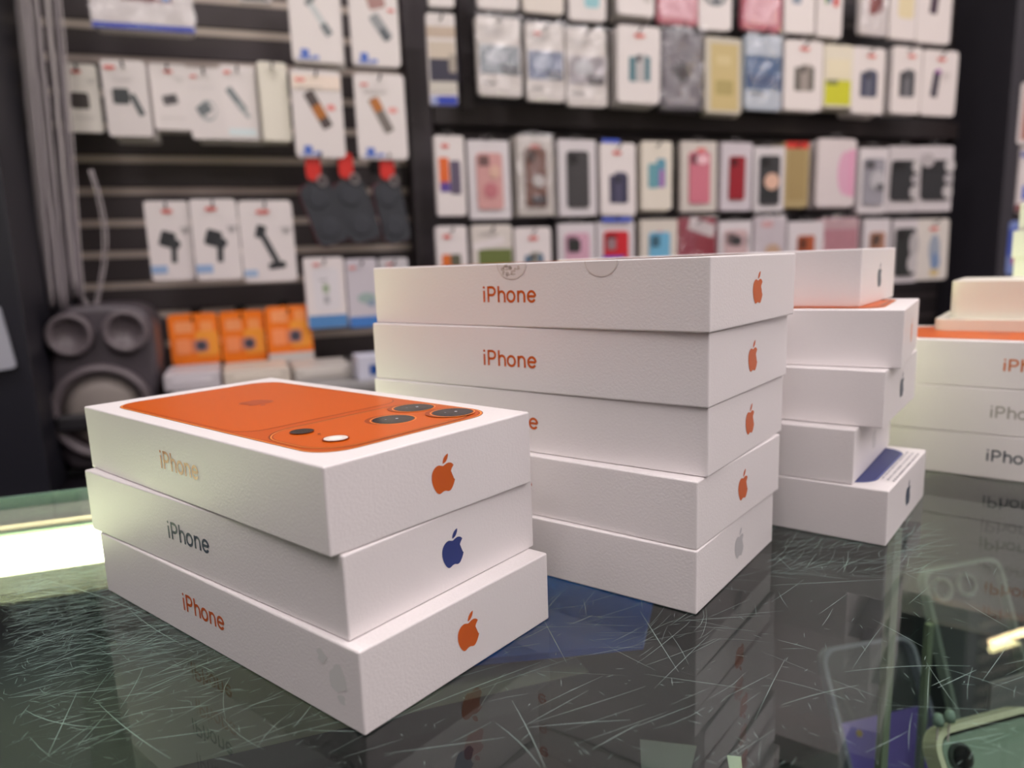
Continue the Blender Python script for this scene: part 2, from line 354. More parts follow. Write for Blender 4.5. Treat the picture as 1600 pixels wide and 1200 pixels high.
# ---------------------------------------------------------------- packages
RED = (222, 60, 50); WHITE = (226, 218, 218)
SLEEVE = thin_glass('clear_plastic_sleeve', (.95, .95, .96), f0=.085, maxr=.8, rough=.10, wrinkle=.006)
BLIST = thin_glass('clear_blister', (.90, .90, .92), f0=.08, maxr=.8, rough=.08)
HOOKM = mat((60, 58, 60), .3, metal=.8)
def prints(g, w, h, y, shapes, lay0=0):
    for i, s in enumerate(shapes):
        k, cx, cz, sw, sh, c = s[:6]; ang = R(s[6]) if len(s) > 6 else 0; yy = y-.00025*(i+1+lay0)
        if k == 'r': pts = rrect(cx*w, cz*h, sw*w, sh*h, min(sw*w, sh*h)*.18, 4, ang)
        elif k == 'b': pts = rrect(cx*w, cz*h, sw*w, sh*h, .0004, 1, ang)
        elif k == 'e': pts = ell(cx*w, cz*h, sw*w/2, sh*h/2, 20)
        elif k == 'p': pts = [(a*w, b*h) for a, b in sh_pts[cx]]
        g.flat([(x, yy, z) for x, z in pts], mat(c, .35))
LOGO = [('e', .5, .91, .24, .045, RED), ('b', .5, .915, .12, .012, (240, 190, 185))]
def logo(cx=.5, cz=.91, s=1): return [('e', cx, cz, .26*s, .05*s, RED), ('b', cx, cz, .14*s, .014*s, (240, 190, 185))]
def lines(cx, cz, w, n=3, c=(176, 170, 170)): return [('b', cx, cz-.03*i, w*(1-.18*i), .009, c) for i in range(n)]
def phones(c1, c2, cz=.5, s=1): return [('r', .36, cz-.02, .20*s, .34*s, c1), ('r', .56, cz, .30*s, .38*s, c2), ('r', .49, cz+.12, .10*s, .09*s, (30, 30, 36)), ('r', .70, cz-.01, .13*s, .34*s, c1)]
hooked = []
def pack(x0, y0, x1, y1, label, pr=(), lg=None, card=WHITE, win=None, sleeve=False, tab=False, d=.16, th=.014, yaw=None, tilt=0, name='accessory_pack', cat='package', behind=0, group=None, front=None, seed=None):
    xm, ym = (x0+x1)/2, (y0+y1)/2
    ua, ub = wu(x0, ym, d), wu(x1, ym, d); zt, zb = wp(xm, y0, d).z, wp(xm, y1, d).z; w, h = ub-ua, zt-zb
    rnd = random.Random(int(x0*7+y0*13)); yaw = rnd.uniform(-4, 4) if yaw is None else yaw
    o = empty(name, at((ua+ub)/2, zb, d), 0, label, cat, group, rot=(R(rnd.uniform(-1.5, 1.5)), R(tilt), WY+R(yaw)))
    cm = mat(card, .38)
    g = MB(); g.prism(rrect(0, h/2, w, h, min(w, h)*(.09 if not win else .04), 4), 0, th, cm); g.build('carton', o)
    Tm = Matrix.Translation((-w/2, 0, 0))
    if pr:
        g = MB(); prints(g, w, h, -.0002, pr); bmesh.ops.transform(g.bm, matrix=Tm, verts=g.bm.verts); pp = g.build('printed_picture', o, recalc=False)
    if lg:
        g = MB(); prints(g, w, h, -.0006, lg, 6); bmesh.ops.transform(g.bm, matrix=Tm, verts=g.bm.verts); g.build('printed_logo', o, recalc=False)
    if win:
        c, extra, sx, sz, cz = win
        g = MB(); g.prism(rrect(0, cz*h, sx*w, sz*h, sx*w*.14, 5), -.004, .0, mat(c, .4)); g.prism(rrect(-sx*w*.22, cz*h+sz*h*.36, sx*w*.40, sz*h*.18, .003, 3), -.0055, -.004, mat(tuple(int(v*.55) for v in c), .3))
        g.build('phone_case', o)
        if extra:
            g = MB(); prints(g, w, h, -.0056, extra); bmesh.ops.transform(g.bm, matrix=Tm, verts=g.bm.verts); g.build('case_motif', o, recalc=False)
    if sleeve:
        g = MB(); n, mrow = 10, 16; V = [[g.bm.verts.new((w*(-.53+1.06*i/n), -.009-.004*math.sin(i*1.3+rnd.random()*2)*math.sin(j*.9+rnd.random())-(0 if 0 < i < n and 0 < j < mrow else -.004), h*(-.015+1.05*j/mrow))) for i in range(n+1)] for j in range(mrow+1)]
        fs = [g.bm.faces.new((V[j][i], V[j][i+1], V[j+1][i+1], V[j+1][i])) for j in range(mrow) for i in range(n)]; g._fin(fs, SLEEVE, True); g.build('plastic_sleeve', o)
    if tab:
        g = MB(); g.ring([(w*.22*math.cos(t), h+.014*max(0, math.sin(t))) if math.sin(t) > 0 else (w*.22*math.cos(t), h-.002) for t in [2*math.pi*i/24 for i in range(24)]],
                         [(w*.07*math.cos(t), h+.005+.003*math.sin(t)) for t in [2*math.pi*i/24 for i in range(24)]], .004, .006, BLIST); g.build('hang_tab', o)
    for k in range(behind):
        q = empty(name, at((ua+ub)/2+rnd.uniform(-.012, .012)+.004, zb-rnd.uniform(.0, .006), d-.022*(k+1)), 0, 'plain-sided pack %s the %s' % (('hanging directly behind', 'hanging second behind', 'hanging third behind')[k], front or label.split(',')[0]), cat, None, rot=(0, 0, WY+R(rnd.uniform(-5, 5))))
        if len(q['label'].split()) > 16: q['label'] = ' '.join(q['label'].split()[:16])
        g = MB(); g.prism(rrect(0, h/2, w, h, min(w, h)*.05, 3), 0, th, mat(tuple(int(v*.9) for v in card), .4)); g.build('carton', q)
    hz = zt-.011 if not tab else zt+.005
    hooked.append(((ua+ub)/2, hz, d, front or label.split(',')[0]))
    return o
def hooks():
    for u, z, d, lab in hooked:
        o = wthing('display_hook', u, z, 0, None, 'hook')
        g = MB(); L_ = d+.018
        g.tube([(0, -.004, 0), (0, -L_*.95, 0), (0, -L_, .006)], .0022, HOOKM, 6); g.build('prong', o)
        g = MB(); g.box((0, -.006, .004), (.022, .003, .028), HOOKM, .001); g.build('back_plate', o)
        s = 'dark metal hook carrying the '+lab; s = ' '.join(s.split()[:16]); o['label'] = s
        o['group'] = 'display hooks on the product wall'
BL = (78, 110, 196); DG = (64, 66, 72)
marks = [('r', .24, .09, .16, .09, BL), ('b', .24, .035, .3, .02, (120, 140, 206)), ('r', .44, .05, .14, .04, (120, 140, 206))]
# ---- left section, top
pack(137, -75, 298, 46, 'large white pack with blue base band, topmost on the left', [('b', .5, .035, 1, .075, (34, 66, 190)), ('b', .55, .62, .5, .5, (130, 58, 66)), ('r', .74, .44, .08, .1, (60, 140, 214)), ('e', .2, .5, .2, .14, (206, 212, 222))], sleeve=True, d=.20, th=.04, yaw=0)
pack(370, -60, 422, 3, 'small pack with dark lower edge cut off by the top frame', [('b', .5, .2, .8, .3, DG)], d=.15)
pack(452, -50, 532, 97, 'white pack with grey plug picture, above the upper left stick pack', [('r', .42, .66, .14, .14, (120, 124, 128), -30), ('r', .56, .5, .12, .3, (196, 200, 202), 32), ('r', .70, .36, .16, .14, (120, 126, 130), 32)]+marks, logo(.82, .8, .6), tab=True, d=.18, yaw=2, behind=1, front='white plug-picture pack')
pack(547, -45, 622, 103, 'white pack with rosy box and grey plug pictures, beside the dark upright', [('r', .52, .76, .36, .3, (168, 128, 124), 14), ('r', .62, .42, .22, .3, (150, 152, 156), 34), ('r', .7, .34, .14, .14, (86, 92, 98), 34)]+marks, logo(.85, .6, .6), tab=True, d=.18, yaw=-2)
SQ = [('r', .45, .46, .50, .24, (62, 56, 54)), ]+lines(.5, .22, .6, 2, (196, 190, 188))+lines(.8, .78, .25, 3, (190, 186, 184))
pack(98, 100, 156, 206, 'white pack with one dark square adapter, leftmost of its row', SQ, logo(.45, .88), d=.16, yaw=5, card=(228, 222, 216))
pack(163, 95, 233, 213, 'white pack picturing a dark square and stick, second in its row', [('r', .38, .53, .38, .21, (66, 70, 72)), ('r', .72, .42, .14, .30, (84, 90, 92), 22)]+lines(.45, .78, .6, 3, (214, 208, 210)), logo(.2, .9), d=.17, yaw=-2, behind=2, front='second pack of the adapter row')
pack(237, 100, 296, 203, 'white pack with a small dark adapter picture, third in its row', [('r', .48, .46, .40, .15, (100, 96, 98), 12), ('r', .50, .47, .14, .08, (60, 58, 62), 12)]+lines(.5, .18, .7, 1, (200, 196, 196))+lines(.78, .8, .25, 3, (200, 196, 196)), logo(.5, .88, .9), d=.16, yaw=3, behind=1, front='third pack of the adapter row')
pack(295, 106, 350, 217, 'white pack picturing a coiled white cable and adapter', [('e', .52, .40, .52, .3, (176, 178, 180)), ('e', .56, .40, .38, .21, WHITE), ('r', .42, .42, .40, .15, (116, 122, 126), 30), ('b', .4, .72, .7, .006, (200, 198, 202))], logo(.2, .87, .7), d=.16, yaw=-3, behind=1, front='coiled cable pack')
pack(348, 102, 402, 218, 'white pack picturing a slanting grey cable, left of the narrow pack', [('r', .40, .54, .20, .36, (122, 130, 134), 34), ('r', .58, .40, .12, .24, (160, 166, 168), 34), ('b', .5, .1, .8, .1, (214, 226, 230))], logo(.2, .9, .8), d=.16, yaw=3, behind=1, front='slanting cable pack')
pack(407, 97, 452, 220, 'narrow plain cream pack standing out beside the stick packs', lines(.5, .9, .5, 6, (206, 200, 190))[:6], None, card=(226, 220, 208), d=.17, yaw=6, th=.02, behind=1, front='narrow cream pack')
ST = lambda a, b, c: [('r', .50, .55, .22, .46, (84, 74, 72), 28), ('r', .50+a, .55+b, .215, .17, (176, 108, 44), 28), ('e', .76, .58, .18, .07, (232, 140, 136))]+marks
pack(458, 110, 536, 246, 'white pack picturing a dark stick with orange middle band', ST(.02, -.02, 0)+[('b', .5, .86, .96, .16, (240, 222, 210)), ('b', .35, .8, .5, .012, (170, 164, 160))], logo(.18, .88, .8), tab=False, d=.18, yaw=2)
pack(557, 115, 634, 249, 'white pack picturing a dark stick with orange top end', [('r', .50, .52, .20, .44, (122, 114, 110), 26), ('r', .42, .64, .19, .16, (184, 112, 46), 26), ('e', .74, .58, .2, .07, (232, 160, 156))]+marks+lines(.4, .80, .5, 2), logo(.2, .87, .6), d=.18, yaw=-2)
MT = [('r', .44, .52, .34, .20, (44, 46, 50), -18), ('e', .60, .46, .26, .13, (52, 54, 58)), ('r', .56, .34, .13, .24, (52, 54, 58), -4), ('b', .19, .14, .36, .10, (150, 176, 214))]+lines(.86, .66, .2, 3, (90, 92, 96))
pack(231, 314, 300, 438, 'leftmost of the three white car mount packs', MT, logo(.5, .87), d=.17, yaw=4)
pack(301, 311, 374, 437, 'middle one of the three white car mount packs', MT, logo(.45, .88), d=.18, yaw=-1)
pack(376, 313, 460, 440, 'white pack picturing a long-armed black car mount', [('r', .38, .62, .18, .16, (44, 46, 50), -15), ('r', .52, .42, .12, .40, (58, 60, 64), 24), ('r', .64, .20, .32, .08, (40, 42, 46), 6), ('b', .14, .11, .24, .08, (160, 184, 216))]+lines(.86, .66, .2, 3, (90, 92, 96)), logo(.45, .86), d=.18, yaw=-4)
pack(478, 402, 541, 512, 'pale pack with blue base band, right of the car mount packs', [('b', .5, .09, .98, .18, (82, 134, 190)), ('r', .52, .54, .66, .62, (220, 216, 220)), ('r', .5, .56, .16, .12, (150, 168, 136)), ('r', .5, .4, .14, .12, (170, 170, 174)), ('b', .45, .68, .2, .015, (120, 120, 124))], logo(.3, .9, .7), d=.18, yaw=6, behind=1, front='pale blue-based pack')
pack(543, 404, 592, 510, 'lilac-grey pack with sea-green picture beside the middle stack', [('b', .5, .07, .98, .16, (70, 124, 196)), ('e', .6, .42, .6, .16, (156, 176, 172)), ('e', .75, .34, .3, .1, (140, 156, 176))], logo(.2, .87, .8), card=(202, 196, 204), d=.17, yaw=5)
pack(595, 403, 640, 500, 'grey-white pack half hidden behind the top of the middle stack', [('b', .5, .07, .98, .16, (70, 124, 196))], logo(.35, .9, .8), card=(198, 194, 198), d=.17)
OR = (246, 124, 24)
OP = [('r', .30, .74, .36, .22, (250, 160, 104)), ('r', .76, .74, .26, .20, (250, 158, 92)), ('r', .26, .36, .30, .3, (250, 150, 96)), ('r', .74, .40, .46, .5, (246, 158, 56)), ('r', .60, .36, .34, .26, (214, 130, 100)), ('e', .62, .36, .26, .22, (112, 96, 110)), ('e', .62, .36, .15, .13, (52, 56, 66))]
pack(265, 490, 343, 569, 'leftmost of the three small orange packs', OP, card=OR, d=.16, yaw=2, name='orange_pack')
pack(345, 486, 415, 565, 'middle one of the three small orange packs', OP, card=OR, d=.16, yaw=-1, name='orange_pack')
q = pack(417, 478, 488, 562, 'rightmost orange pack, its white lower edge showing', [('b', .5, .05, 1, .17, (206, 200, 196))]+[(a, b, c+.08, d0, e, f) for a, b, c, d0, e, f in OP], card=OR, d=.17, yaw=3, name='orange_pack')
# dark pouches with red tags
for i, (cx, cy, lab) in enumerate(((507, 334, 'leftmost of three slanting dark grey pouches with red tags'), (557, 330, 'middle one of three slanting dark grey pouches with red tags'), (612, 332, 'rightmost dark grey pouch with red tag, beside the dark upright'))):
    d = .17; C_ = wp(cx, cy, d); o = empty('padded_pouch', C_, 0, lab, 'pouch', None, rot=(0, R(-17 if i < 2 else -10), WY)); w, h = .066, .128
    if i == 2: w = .058
    fab = mat((56, 58, 64), .8, grain=.1, scale=300, bump=.3)
    g = MB(); g.prism(rrect(0, 0, w, h, .018, 6), -.008, .014, fab); g.build('pouch_body', o)
    g = MB()
    for z in (.032, -.030): g.lathe([(.020, 0), (.021, -.0015), (.018, -.002), (.0001, -.0015)], mat((58, 60, 67), .8), Matrix.Translation((-.002, -.0075, z)), 28)
    g.build('round_pad', o)
    g = MB(); g.ring(rrect(0, 0, w+.003, h+.003, .019, 6), rrect(0, 0, w-.001, h-.001, .0175, 6), .001, .005, mat((120, 22, 44), .5)); g.build('piping', o)
    g = MB(); g.ring(ell(.018, .062, .010, .012, 20), ell(.018, .062, .006, .008, 20), -.012, -.009, mat((150, 144, 144), .3, metal=.8)); g.build('ring_clip', o)
    rt = MB(); zc = h/2+.028; rt.prism(rrect(.0, 0, .030, .052, .012, 5), -.003, .003, mat((206, 34, 24), .5)); rr = rt.build('red_tag', o, loc=(.012, 0, zc)); rr.rotation_euler = (0, R(17 if i < 2 else 10), 0)
    g = MB(); g.box((-.004, 0, h/2+.002), (.010, .003, .012), BLACK); g.build('strap_loop', o)
    hooked.append(((C_-PW).dot(WU)+.0, C_.z+h/2+.047, d, ('left', 'middle', 'right')[i]+' dark grey pouch'))
# ---- right section
D = .16
pk = pack
# row A, cut by the top of the frame
pk(668, -95, 707, 10, 'white pack cut by the photo top, first after the dark upright', [('b', .5, .3, .8, .2, (214, 206, 200))], d=D, yaw=-5)
pk(745, -95, 808, 14, 'blank-bottomed white pack cut by the photo top, second in top row', lines(.5, .3, .6, 3), d=D)
pk(816, -90, 880, 20, 'white pack cut by the photo top, above the silvery wrapped packs', [('r', .5, .6, .6, .4, (150, 146, 150))], d=D, card=(222, 212, 206), behind=0)
pk(889, -88, 945, 32, 'white pack with a teal picture edge, in the top row', [('r', .62, .32, .4, .3, (150, 198, 208)), ('r', .5, .6, .6, .4, (110, 150, 170))], d=D)
pk(964, -88, 1023, 24, 'white pack left of the first pink pack, in the top row', [('r', .5, .6, .6, .4, (120, 114, 118)), ('r', .8, .3, .2, .2, (196, 190, 188))], d=D, behind=2, front='top-row pack left of the pink one')
pk(1029, -85, 1091, 38, 'pink wrapped pack in the top row, the left one of two', [('b', .5, .5, .86, .86, (228, 168, 180))], card=(206, 120, 134), sleeve=True, d=D)
pk(1093, -80, 1143, 47, 'white pack with grey squiggle between the two pink packs', [('e', .5, .42, .7, .24, (116, 120, 126)), ('e', .5, .43, .5, .16, WHITE), ('r', .5, .42, .2, .16, (96, 100, 108), 20)], d=D)
pk(1160, -80, 1223, 48, 'pink wrapped pack in the top row, the right one of two', [('b', .5, .5, .8, .84, (236, 178, 190))], card=(206, 112, 130), sleeve=True, d=D)
pk(1228, -80, 1273, 52, 'white pack with faint blue-grey picture, right of the pink pack', [('r', .4, .5, .3, .3, (130, 140, 160)), ('r', .6, .62, .3, .3, (170, 172, 180))], d=D)
pk(1277, -78, 1318, 58, 'white pack with green, blue and red stripes in the top row', [('b', .36, .55, .10, .34, (96, 150, 60)), ('b', .48, .58, .12, .36, (62, 72, 160)), ('b', .72, .56, .18, .4, (206, 34, 30))], d=D, behind=3, front='striped pack in the top row')
pk(1345, -75, 1390, 55, 'wrapped pack with dark red shapes in the top row', [('r', .45, .5, .3, .5, (140, 60, 56)), ('r', .7, .52, .2, .46, (120, 44, 44))], sleeve=True, d=D)
pk(1391, -74, 1434, 62, 'off-white pack with pale beige picture in the top row', [('r', .6, .5, .6, .5, (226, 212, 176))], d=D)
pk(1435, -72, 1487, 68, 'rightmost pack of the top row, picturing a dark slim phone', [('r', .5, .55, .22, .44, (72, 54, 70), -6), ('r', .55, .74, .16, .06, (140, 40, 130))]+lines(.75, .7, .2, 3), d=D)
# row B
pk(669, 22, 712, 164, 'tan and navy pack with blue foot, beside the dark upright', [('b', .5, .80, 1, .12, (196, 176, 160)), ('b', .5, .60, .92, .2, (206, 192, 178)), ('b', .55, .38, 1, .26, (56, 54, 72)), ('r', .86, .46, .26, .2, (166, 156, 146)), ('b', .5, .2, .95, .12, (206, 200, 192)), ('b', .62, .05, .7, .1, (50, 70, 176)), ('b', .16, .05, .24, .1, (150, 160, 206))], d=D, yaw=-6)
def wrap(x0, y0, x1, y1, lab, band, b2, behind=0, lg=True): return pk(x0, y0, x1, y1, lab, lines(.35, .84, .5, 3)+[('b', .5, .46, .92, .36, band), ('e', .42, .5, .5, .2, b2), ('b', .72, .34, .4, .12, tuple(int(v*.6) for v in band)), ('b', .25, .16, .3, .018, (90, 86, 88))], logo(.3, .86, .8) if lg else None, card=(226, 218, 214), sleeve=True, d=D, behind=behind)
wrap(746, 26, 815, 150, 'clear-wrapped white pack, the leftmost silvery one in the second row', (150, 158, 166), (196, 200, 208), lg=False)
wrap(823, 36, 882, 158, 'clear-wrapped white pack with navy patch in the second row', (126, 136, 164), (180, 188, 206))
wrap(886, 44, 948, 166, 'clear-wrapped white pack with grey-pink band in the second row', (160, 152, 158), (196, 196, 200), lg=False)
pk(964, 41, 1031, 161, 'clean white pack picturing two phones, centre of the second row', phones((78, 120, 132), (186, 182, 184), .46, .95), logo(.5, .87), d=D+.01, yaw=1, behind=2, front='clean two-phone pack')
pk(1034, 46, 1097, 171, 'smoke-grey clear pack holding a dark ringed case', [('r', .5, .48, .84, .84, (118, 112, 120)), ('e', .5, .46, .56, .32, (86, 82, 88)), ('e', .5, .46, .28, .16, (48, 44, 50)), ('b', .5, .1, .7, .08, (150, 144, 152))], card=(96, 92, 100), sleeve=True, d=D, tab=True, behind=1, front='smoke-grey ringed pack')
pk(1102, 58, 1160, 177, 'khaki-yellow clear pack in the second row', [('b', .52, .48, .76, .88, (196, 176, 124)), ('r', .52, .34, .5, .2, (168, 152, 96)), ('r', .5, .7, .4, .12, (206, 188, 140))], card=(198, 190, 176), d=D, tab=True, behind=1, front='khaki-yellow pack')
pk(1164, 55, 1223, 172, 'blue pack with white ends in the second row', [('b', .5, .50, 1, .46, (58, 98, 144)), ('b', .5, .40, .9, .14, (40, 74, 124)), ('b', .3, .22, .4, .03, (90, 96, 110))], card=(190, 200, 214), sleeve=True, d=D, tab=True)
pk(1226, 63, 1285, 173, 'white pack picturing brown-grey phones, right of the blue one', phones((96, 92, 88), (156, 146, 142), .47, 1), logo(.5, .88), d=D, behind=1, front='brown-grey phones pack')
pk(1288, 70, 1331, 168, 'cream pack with acid-yellow lower half', [('b', .5, .24, .9, .40, (200, 200, 40)), ('r', .3, .40, .4, .08, (120, 124, 60)), ('b', .5, .62, .8, .3, (226, 216, 190))], card=(222, 214, 198), d=D, tab=True, behind=1, front='acid-yellow cream pack')
pk(1331, 74, 1382, 178, 'white pack picturing blue-black phones, between yellow and paired packs', phones((62, 66, 92), (96, 98, 116), .46, 1.1), logo(.55, .87), d=D, behind=2, front='blue-black phones pack')
pk(1394, 73, 1439, 178, 'white pack picturing broad dark phones, left of the last pair', phones((60, 60, 66), (112, 112, 118), .46, 1.1), logo(.62, .86), d=D, yaw=0, behind=1, front='broad dark phones pack')
pk(1440, 79, 1494, 181, 'white pack with one slim dark phone, last in the second row', [('r', .38, .48, .2, .40, (70, 66, 80), -8), ('e', .44, .68, .16, .06, (150, 50, 160))]+lines(.66, .66, .22, 6), logo(.5, .86), d=D, yaw=0)
# row C
def cs(x0, y0, x1, y1, lab, c, extra=None, sx=.58, sz=.74, cz=.48, card=(214, 208, 212), lg=None, tab=True, behind=0, front=None, sleeve=False, pr=()): return pk(x0, y0, x1, y1, lab, pr, lg, card=card, win=(c, extra, sx, sz, cz), d=D, tab=tab, behind=behind, front=front, sleeve=sleeve)
pk(681, 212, 727, 337, 'white pack with orange-to-violet phone picture, first in third row', [('r', .28, .52, .34, .42, (222, 104, 46)), ('b', .3, .36, .34, .12, (92, 70, 150)), ('r', .66, .48, .36, .42, (96, 86, 108))], logo(.34, .87), d=D, tab=True)
cs(733, 219, 797, 342, 'white-framed pink marble phone case, second in third row', (206, 154, 152), [('e', .5, .36, .34, .2, (190, 116, 124)), ('e', .62, .6, .26, .16, (216, 176, 160))], sx=.62, sz=.72)
cs(809, 212, 865, 337, 'brown phone case with white ring in a cream box', (118, 76, 62), [('e', .56, .44, .34, .16, (206, 200, 198)), ('b', .56, .2, .4, .1, (60, 54, 60))], card=(206, 198, 192), lg=logo(.5, .86, 1.1), behind=1, front='brown ringed case box', sleeve=True)
cs(873, 218, 932, 337, 'white-framed plain charcoal phone case in the third row', (62, 60, 62), None, behind=1, front='charcoal case box')
pk(938, 223, 994, 336, 'white pack picturing navy phones under a blue tag', phones((52, 50, 76), (76, 74, 100), .38, 1.15), logo(.46, .86), d=D, pr_extra=None) if False else pk(938, 223, 994, 336, 'white pack picturing navy phones under a blue tag', phones((52, 50, 76), (76, 74, 100), .38, 1.15)+[('b', .3, 1.02, .5, .05, (62, 92, 206))], logo(.46, .86), d=D, behind=1, front='navy phones pack')
pk(1003, 221, 1049, 328, 'cream pack picturing teal and violet phones', [('r', .36, .5, .3, .36, (104, 158, 170)), ('r', .64, .54, .3, .42, (96, 150, 172)), ('r', .66, .46, .14, .26, (176, 110, 180))], card=(224, 216, 204), d=D, behind=1, front='teal and violet phones pack')
cs(1065, 221, 1119, 330, 'bubblegum-pink phone case in a cream box, third row', (204, 116, 134), [('e', .56, .74, .34, .14, (236, 190, 200))], card=(208, 200, 194), lg=logo(.55, .88), sleeve=False, behind=1, front='bubblegum-pink case box')
cs(1126, 223, 1174, 329, 'deep red phone case in a white-framed box', (150, 20, 38), None, sx=.5, sz=.64, card=(206, 198, 206), behind=1, front='deep red case box')
cs(1179, 229, 1224, 330, 'black phone case with peach disc, left of the khaki one', (52, 52, 56), [('e', .55, .46, .5, .26, (220, 180, 160)), ('b', .5, .26, .6, .1, (40, 44, 46))], sx=.66, sz=.76)
pk(1225, 222, 1262, 324, 'khaki pack with a red header, in the third row', [('b', .5, .95, .9, .1, (206, 52, 44)), ('r', .52, .5, .7, .78, (164, 142, 96))], card=(176, 156, 112), d=D, behind=2, front='khaki red-headed pack')
pk(1276, 217, 1336, 323, 'pale pack with pink swoosh, right of the khaki one', [('e', .74, .5, .42, .66, (218, 166, 192)), ('b', .9, .5, .16, .7, (222, 160, 190))], card=(216, 206, 208), d=D, tab=True, sleeve=False, behind=2, front='pink swoosh pack')
cs(1343, 231, 1385, 333, 'clear silvery-grey phone case, left of the two black ones', (150, 148, 158), [('e', .6, .5, .5, .3, (186, 184, 190)), ('r', .7, .4, .3, .1, (96, 96, 102))], sx=.74, sz=.72, behind=1, front='silvery-grey case box')
BUB = [('e', .86, .7, .3, .2, (196, 192, 194)), ('e', .84, .5, .28, .14, (176, 172, 176)), ('e', .82, .3, .3, .2, (190, 186, 188))]
cs(1388, 229, 1434, 331, 'black phone case with white bubbles, the left one of two', (40, 42, 46), BUB, sx=.86, sz=.62, card=(204, 198, 202))
cs(1437, 228, 1487, 330, 'black phone case with white bubbles, last in the third row', (36, 38, 42), BUB+[('e', .2, .78, .4, .22, (176, 170, 174))], sx=.86, sz=.62, card=(204, 198, 202))
# row D, lower parts hidden by the phone boxes
pk(684, 353, 732, 478, 'white pack with orange and olive phone, first in lowest row', [('r', .3, .45, .3, .4, (216, 110, 44)), ('r', .6, .45, .34, .4, (92, 92, 76))], logo(.34, .87), d=D)
pk(739, 351, 802, 476, 'white pack with olive green case, second in lowest row', [('b', .56, .4, .84, .6, (104, 116, 62)), ('b', .4, .77, .8, .10, WHITE, 12)]+lines(.4, .9, .5, 2), card=(214, 206, 200), d=D)
pk(806, 355, 862, 478, 'white pack with small blue phone picture in the lowest row', phones((60, 100, 130), (150, 150, 140), .5, 1), logo(.5, .86), d=D)
cs(874, 349, 930, 472, 'pink phone case with black camera square, lowest row', (206, 160, 180), [('r', .4, .72, .34, .16, (44, 46, 44))], sx=.66, sz=.8)
cs(934, 346, 990, 470, 'bright red phone case with blue foot, lowest row', (200, 30, 44), [('b', .4, .52, .6, .1, (80, 90, 200)), ('r', .36, .72, .24, .14, (150, 120, 126)), ('b', .5, 1.02, .8, .05, (62, 92, 206))], sx=.66, sz=.8)
cs(1001, 343, 1057, 465, 'sky-blue phone case in a cream box, lowest row', (110, 176, 210), None, sx=.56, sz=.8, cz=.44, card=(214, 206, 196), lg=logo(.5, .82, 1.2), tab=True, behind=1, front='sky-blue case box')
pk(1061, 340, 1119, 462, 'maroon pack with white slanting label, lowest row', [('b', .5, .5, .9, .9, (150, 52, 72)), ('b', .62, .88, .7, .16, (214, 204, 204), -18), ('b', .7, .6, .5, .3, (146, 26, 50))], card=(160, 70, 84), sleeve=True, d=D)
cs(1124, 345, 1174, 464, 'rose phone case with black camera dots, lowest row', (198, 170, 172), [('r', .5, .74, .3, .12, (56, 54, 56)), ('e', .82, .74, .06, .14, (70, 64, 66))], sx=.7, sz=.8)
pk(1178, 338, 1225, 460, 'plastic-wrapped peach pack in the lowest row', [('e', .6, .55, .5, .2, (206, 170, 140)), ('e', .4, .9, .4, .08, (222, 170, 172))], card=(214, 204, 210), sleeve=True, d=D, tab=True)
cs(1229, 346, 1284, 466, 'rust-orange phone case in the lowest row', (170, 84, 50), None, sx=.46, sz=.76, cz=.44)
pk(1286, 340, 1340, 460, 'dusty pink wrapped pack in the lowest row', [('b', .5, .6, .9, .5, (186, 124, 136)), ('e', .5, .34, .6, .2, (214, 200, 200))], card=(196, 160, 166), sleeve=True, d=D, tab=True, behind=1, front='dusty pink wrapped pack')
cs(1348, 342, 1389, 462, 'tan-brown phone case in the lowest row, above the right stack', (170, 122, 100), [('r', .46, .74, .24, .12, (80, 62, 54))], sx=.56, sz=.78, cz=.44)
cs(1396, 343, 1432, 441, 'black phone case with white wavy edge in the lowest row', (34, 38, 38), [('e', .8, .6, .4, .4, (176, 172, 174)), ('e', .76, .3, .4, .3, (190, 186, 188))], sx=.8, sz=.76, card=(206, 200, 204))
pk(1434, 342, 1480, 437, 'white pack with red, blue and yellow motif, lowest row end', [('e', .56, .5, .36, .5, (150, 160, 176)), ('e', .6, .30, .3, .3, (116, 140, 176)), ('e', .58, .12, .3, .12, (206, 184, 130))], logo(.5, .84, 1.1), card=(212, 206, 200), d=D)
# ---- right edge section
pk(1592, 130, 1640, 226, 'brown pack with white side at the right photo edge', [('b', .5, .5, .8, .86, (176, 120, 110))], d=.2, yaw=0)
pk(1590, 232, 1640, 330, 'white pack with blue and red foot at the right edge', [('b', .5, .9, 1, .08, (70, 84, 170)), ('b', .5, .30, .7, .22, (70, 100, 200)), ('b', .5, .06, 1, .1, (130, 30, 44)), ('r', .6, .66, .4, .2, (70, 50, 44))], d=.2, yaw=0)
pk(1574, 345, 1625, 428, 'blue and magenta pack half hidden by the tall cream stack', [('b', .2, .6, .4, .5, (64, 90, 190)), ('b', .3, .3, .3, .2, (190, 50, 110))], card=(120, 140, 200), d=.2, yaw=0)
hooks()
ds = .30; SC = wp(160, 600, ds); zsh = wp(165, 744, ds).z
# left foreground upright of the wall unit
dl = .42
g = MB(); u0 = wu(-200, 300, dl); u1 = wu(30, 450, dl)
g.box(((u1-u0)/2, dl/2, (ZT-zsh)/2), (u1-u0, dl, ZT-zsh), mat((34, 34, 42), .4, grain=.05), .003)
tag(wloc(g.build('end_column'), u0, zsh, dl), 'broad black column at the left edge of the photo', 'column')
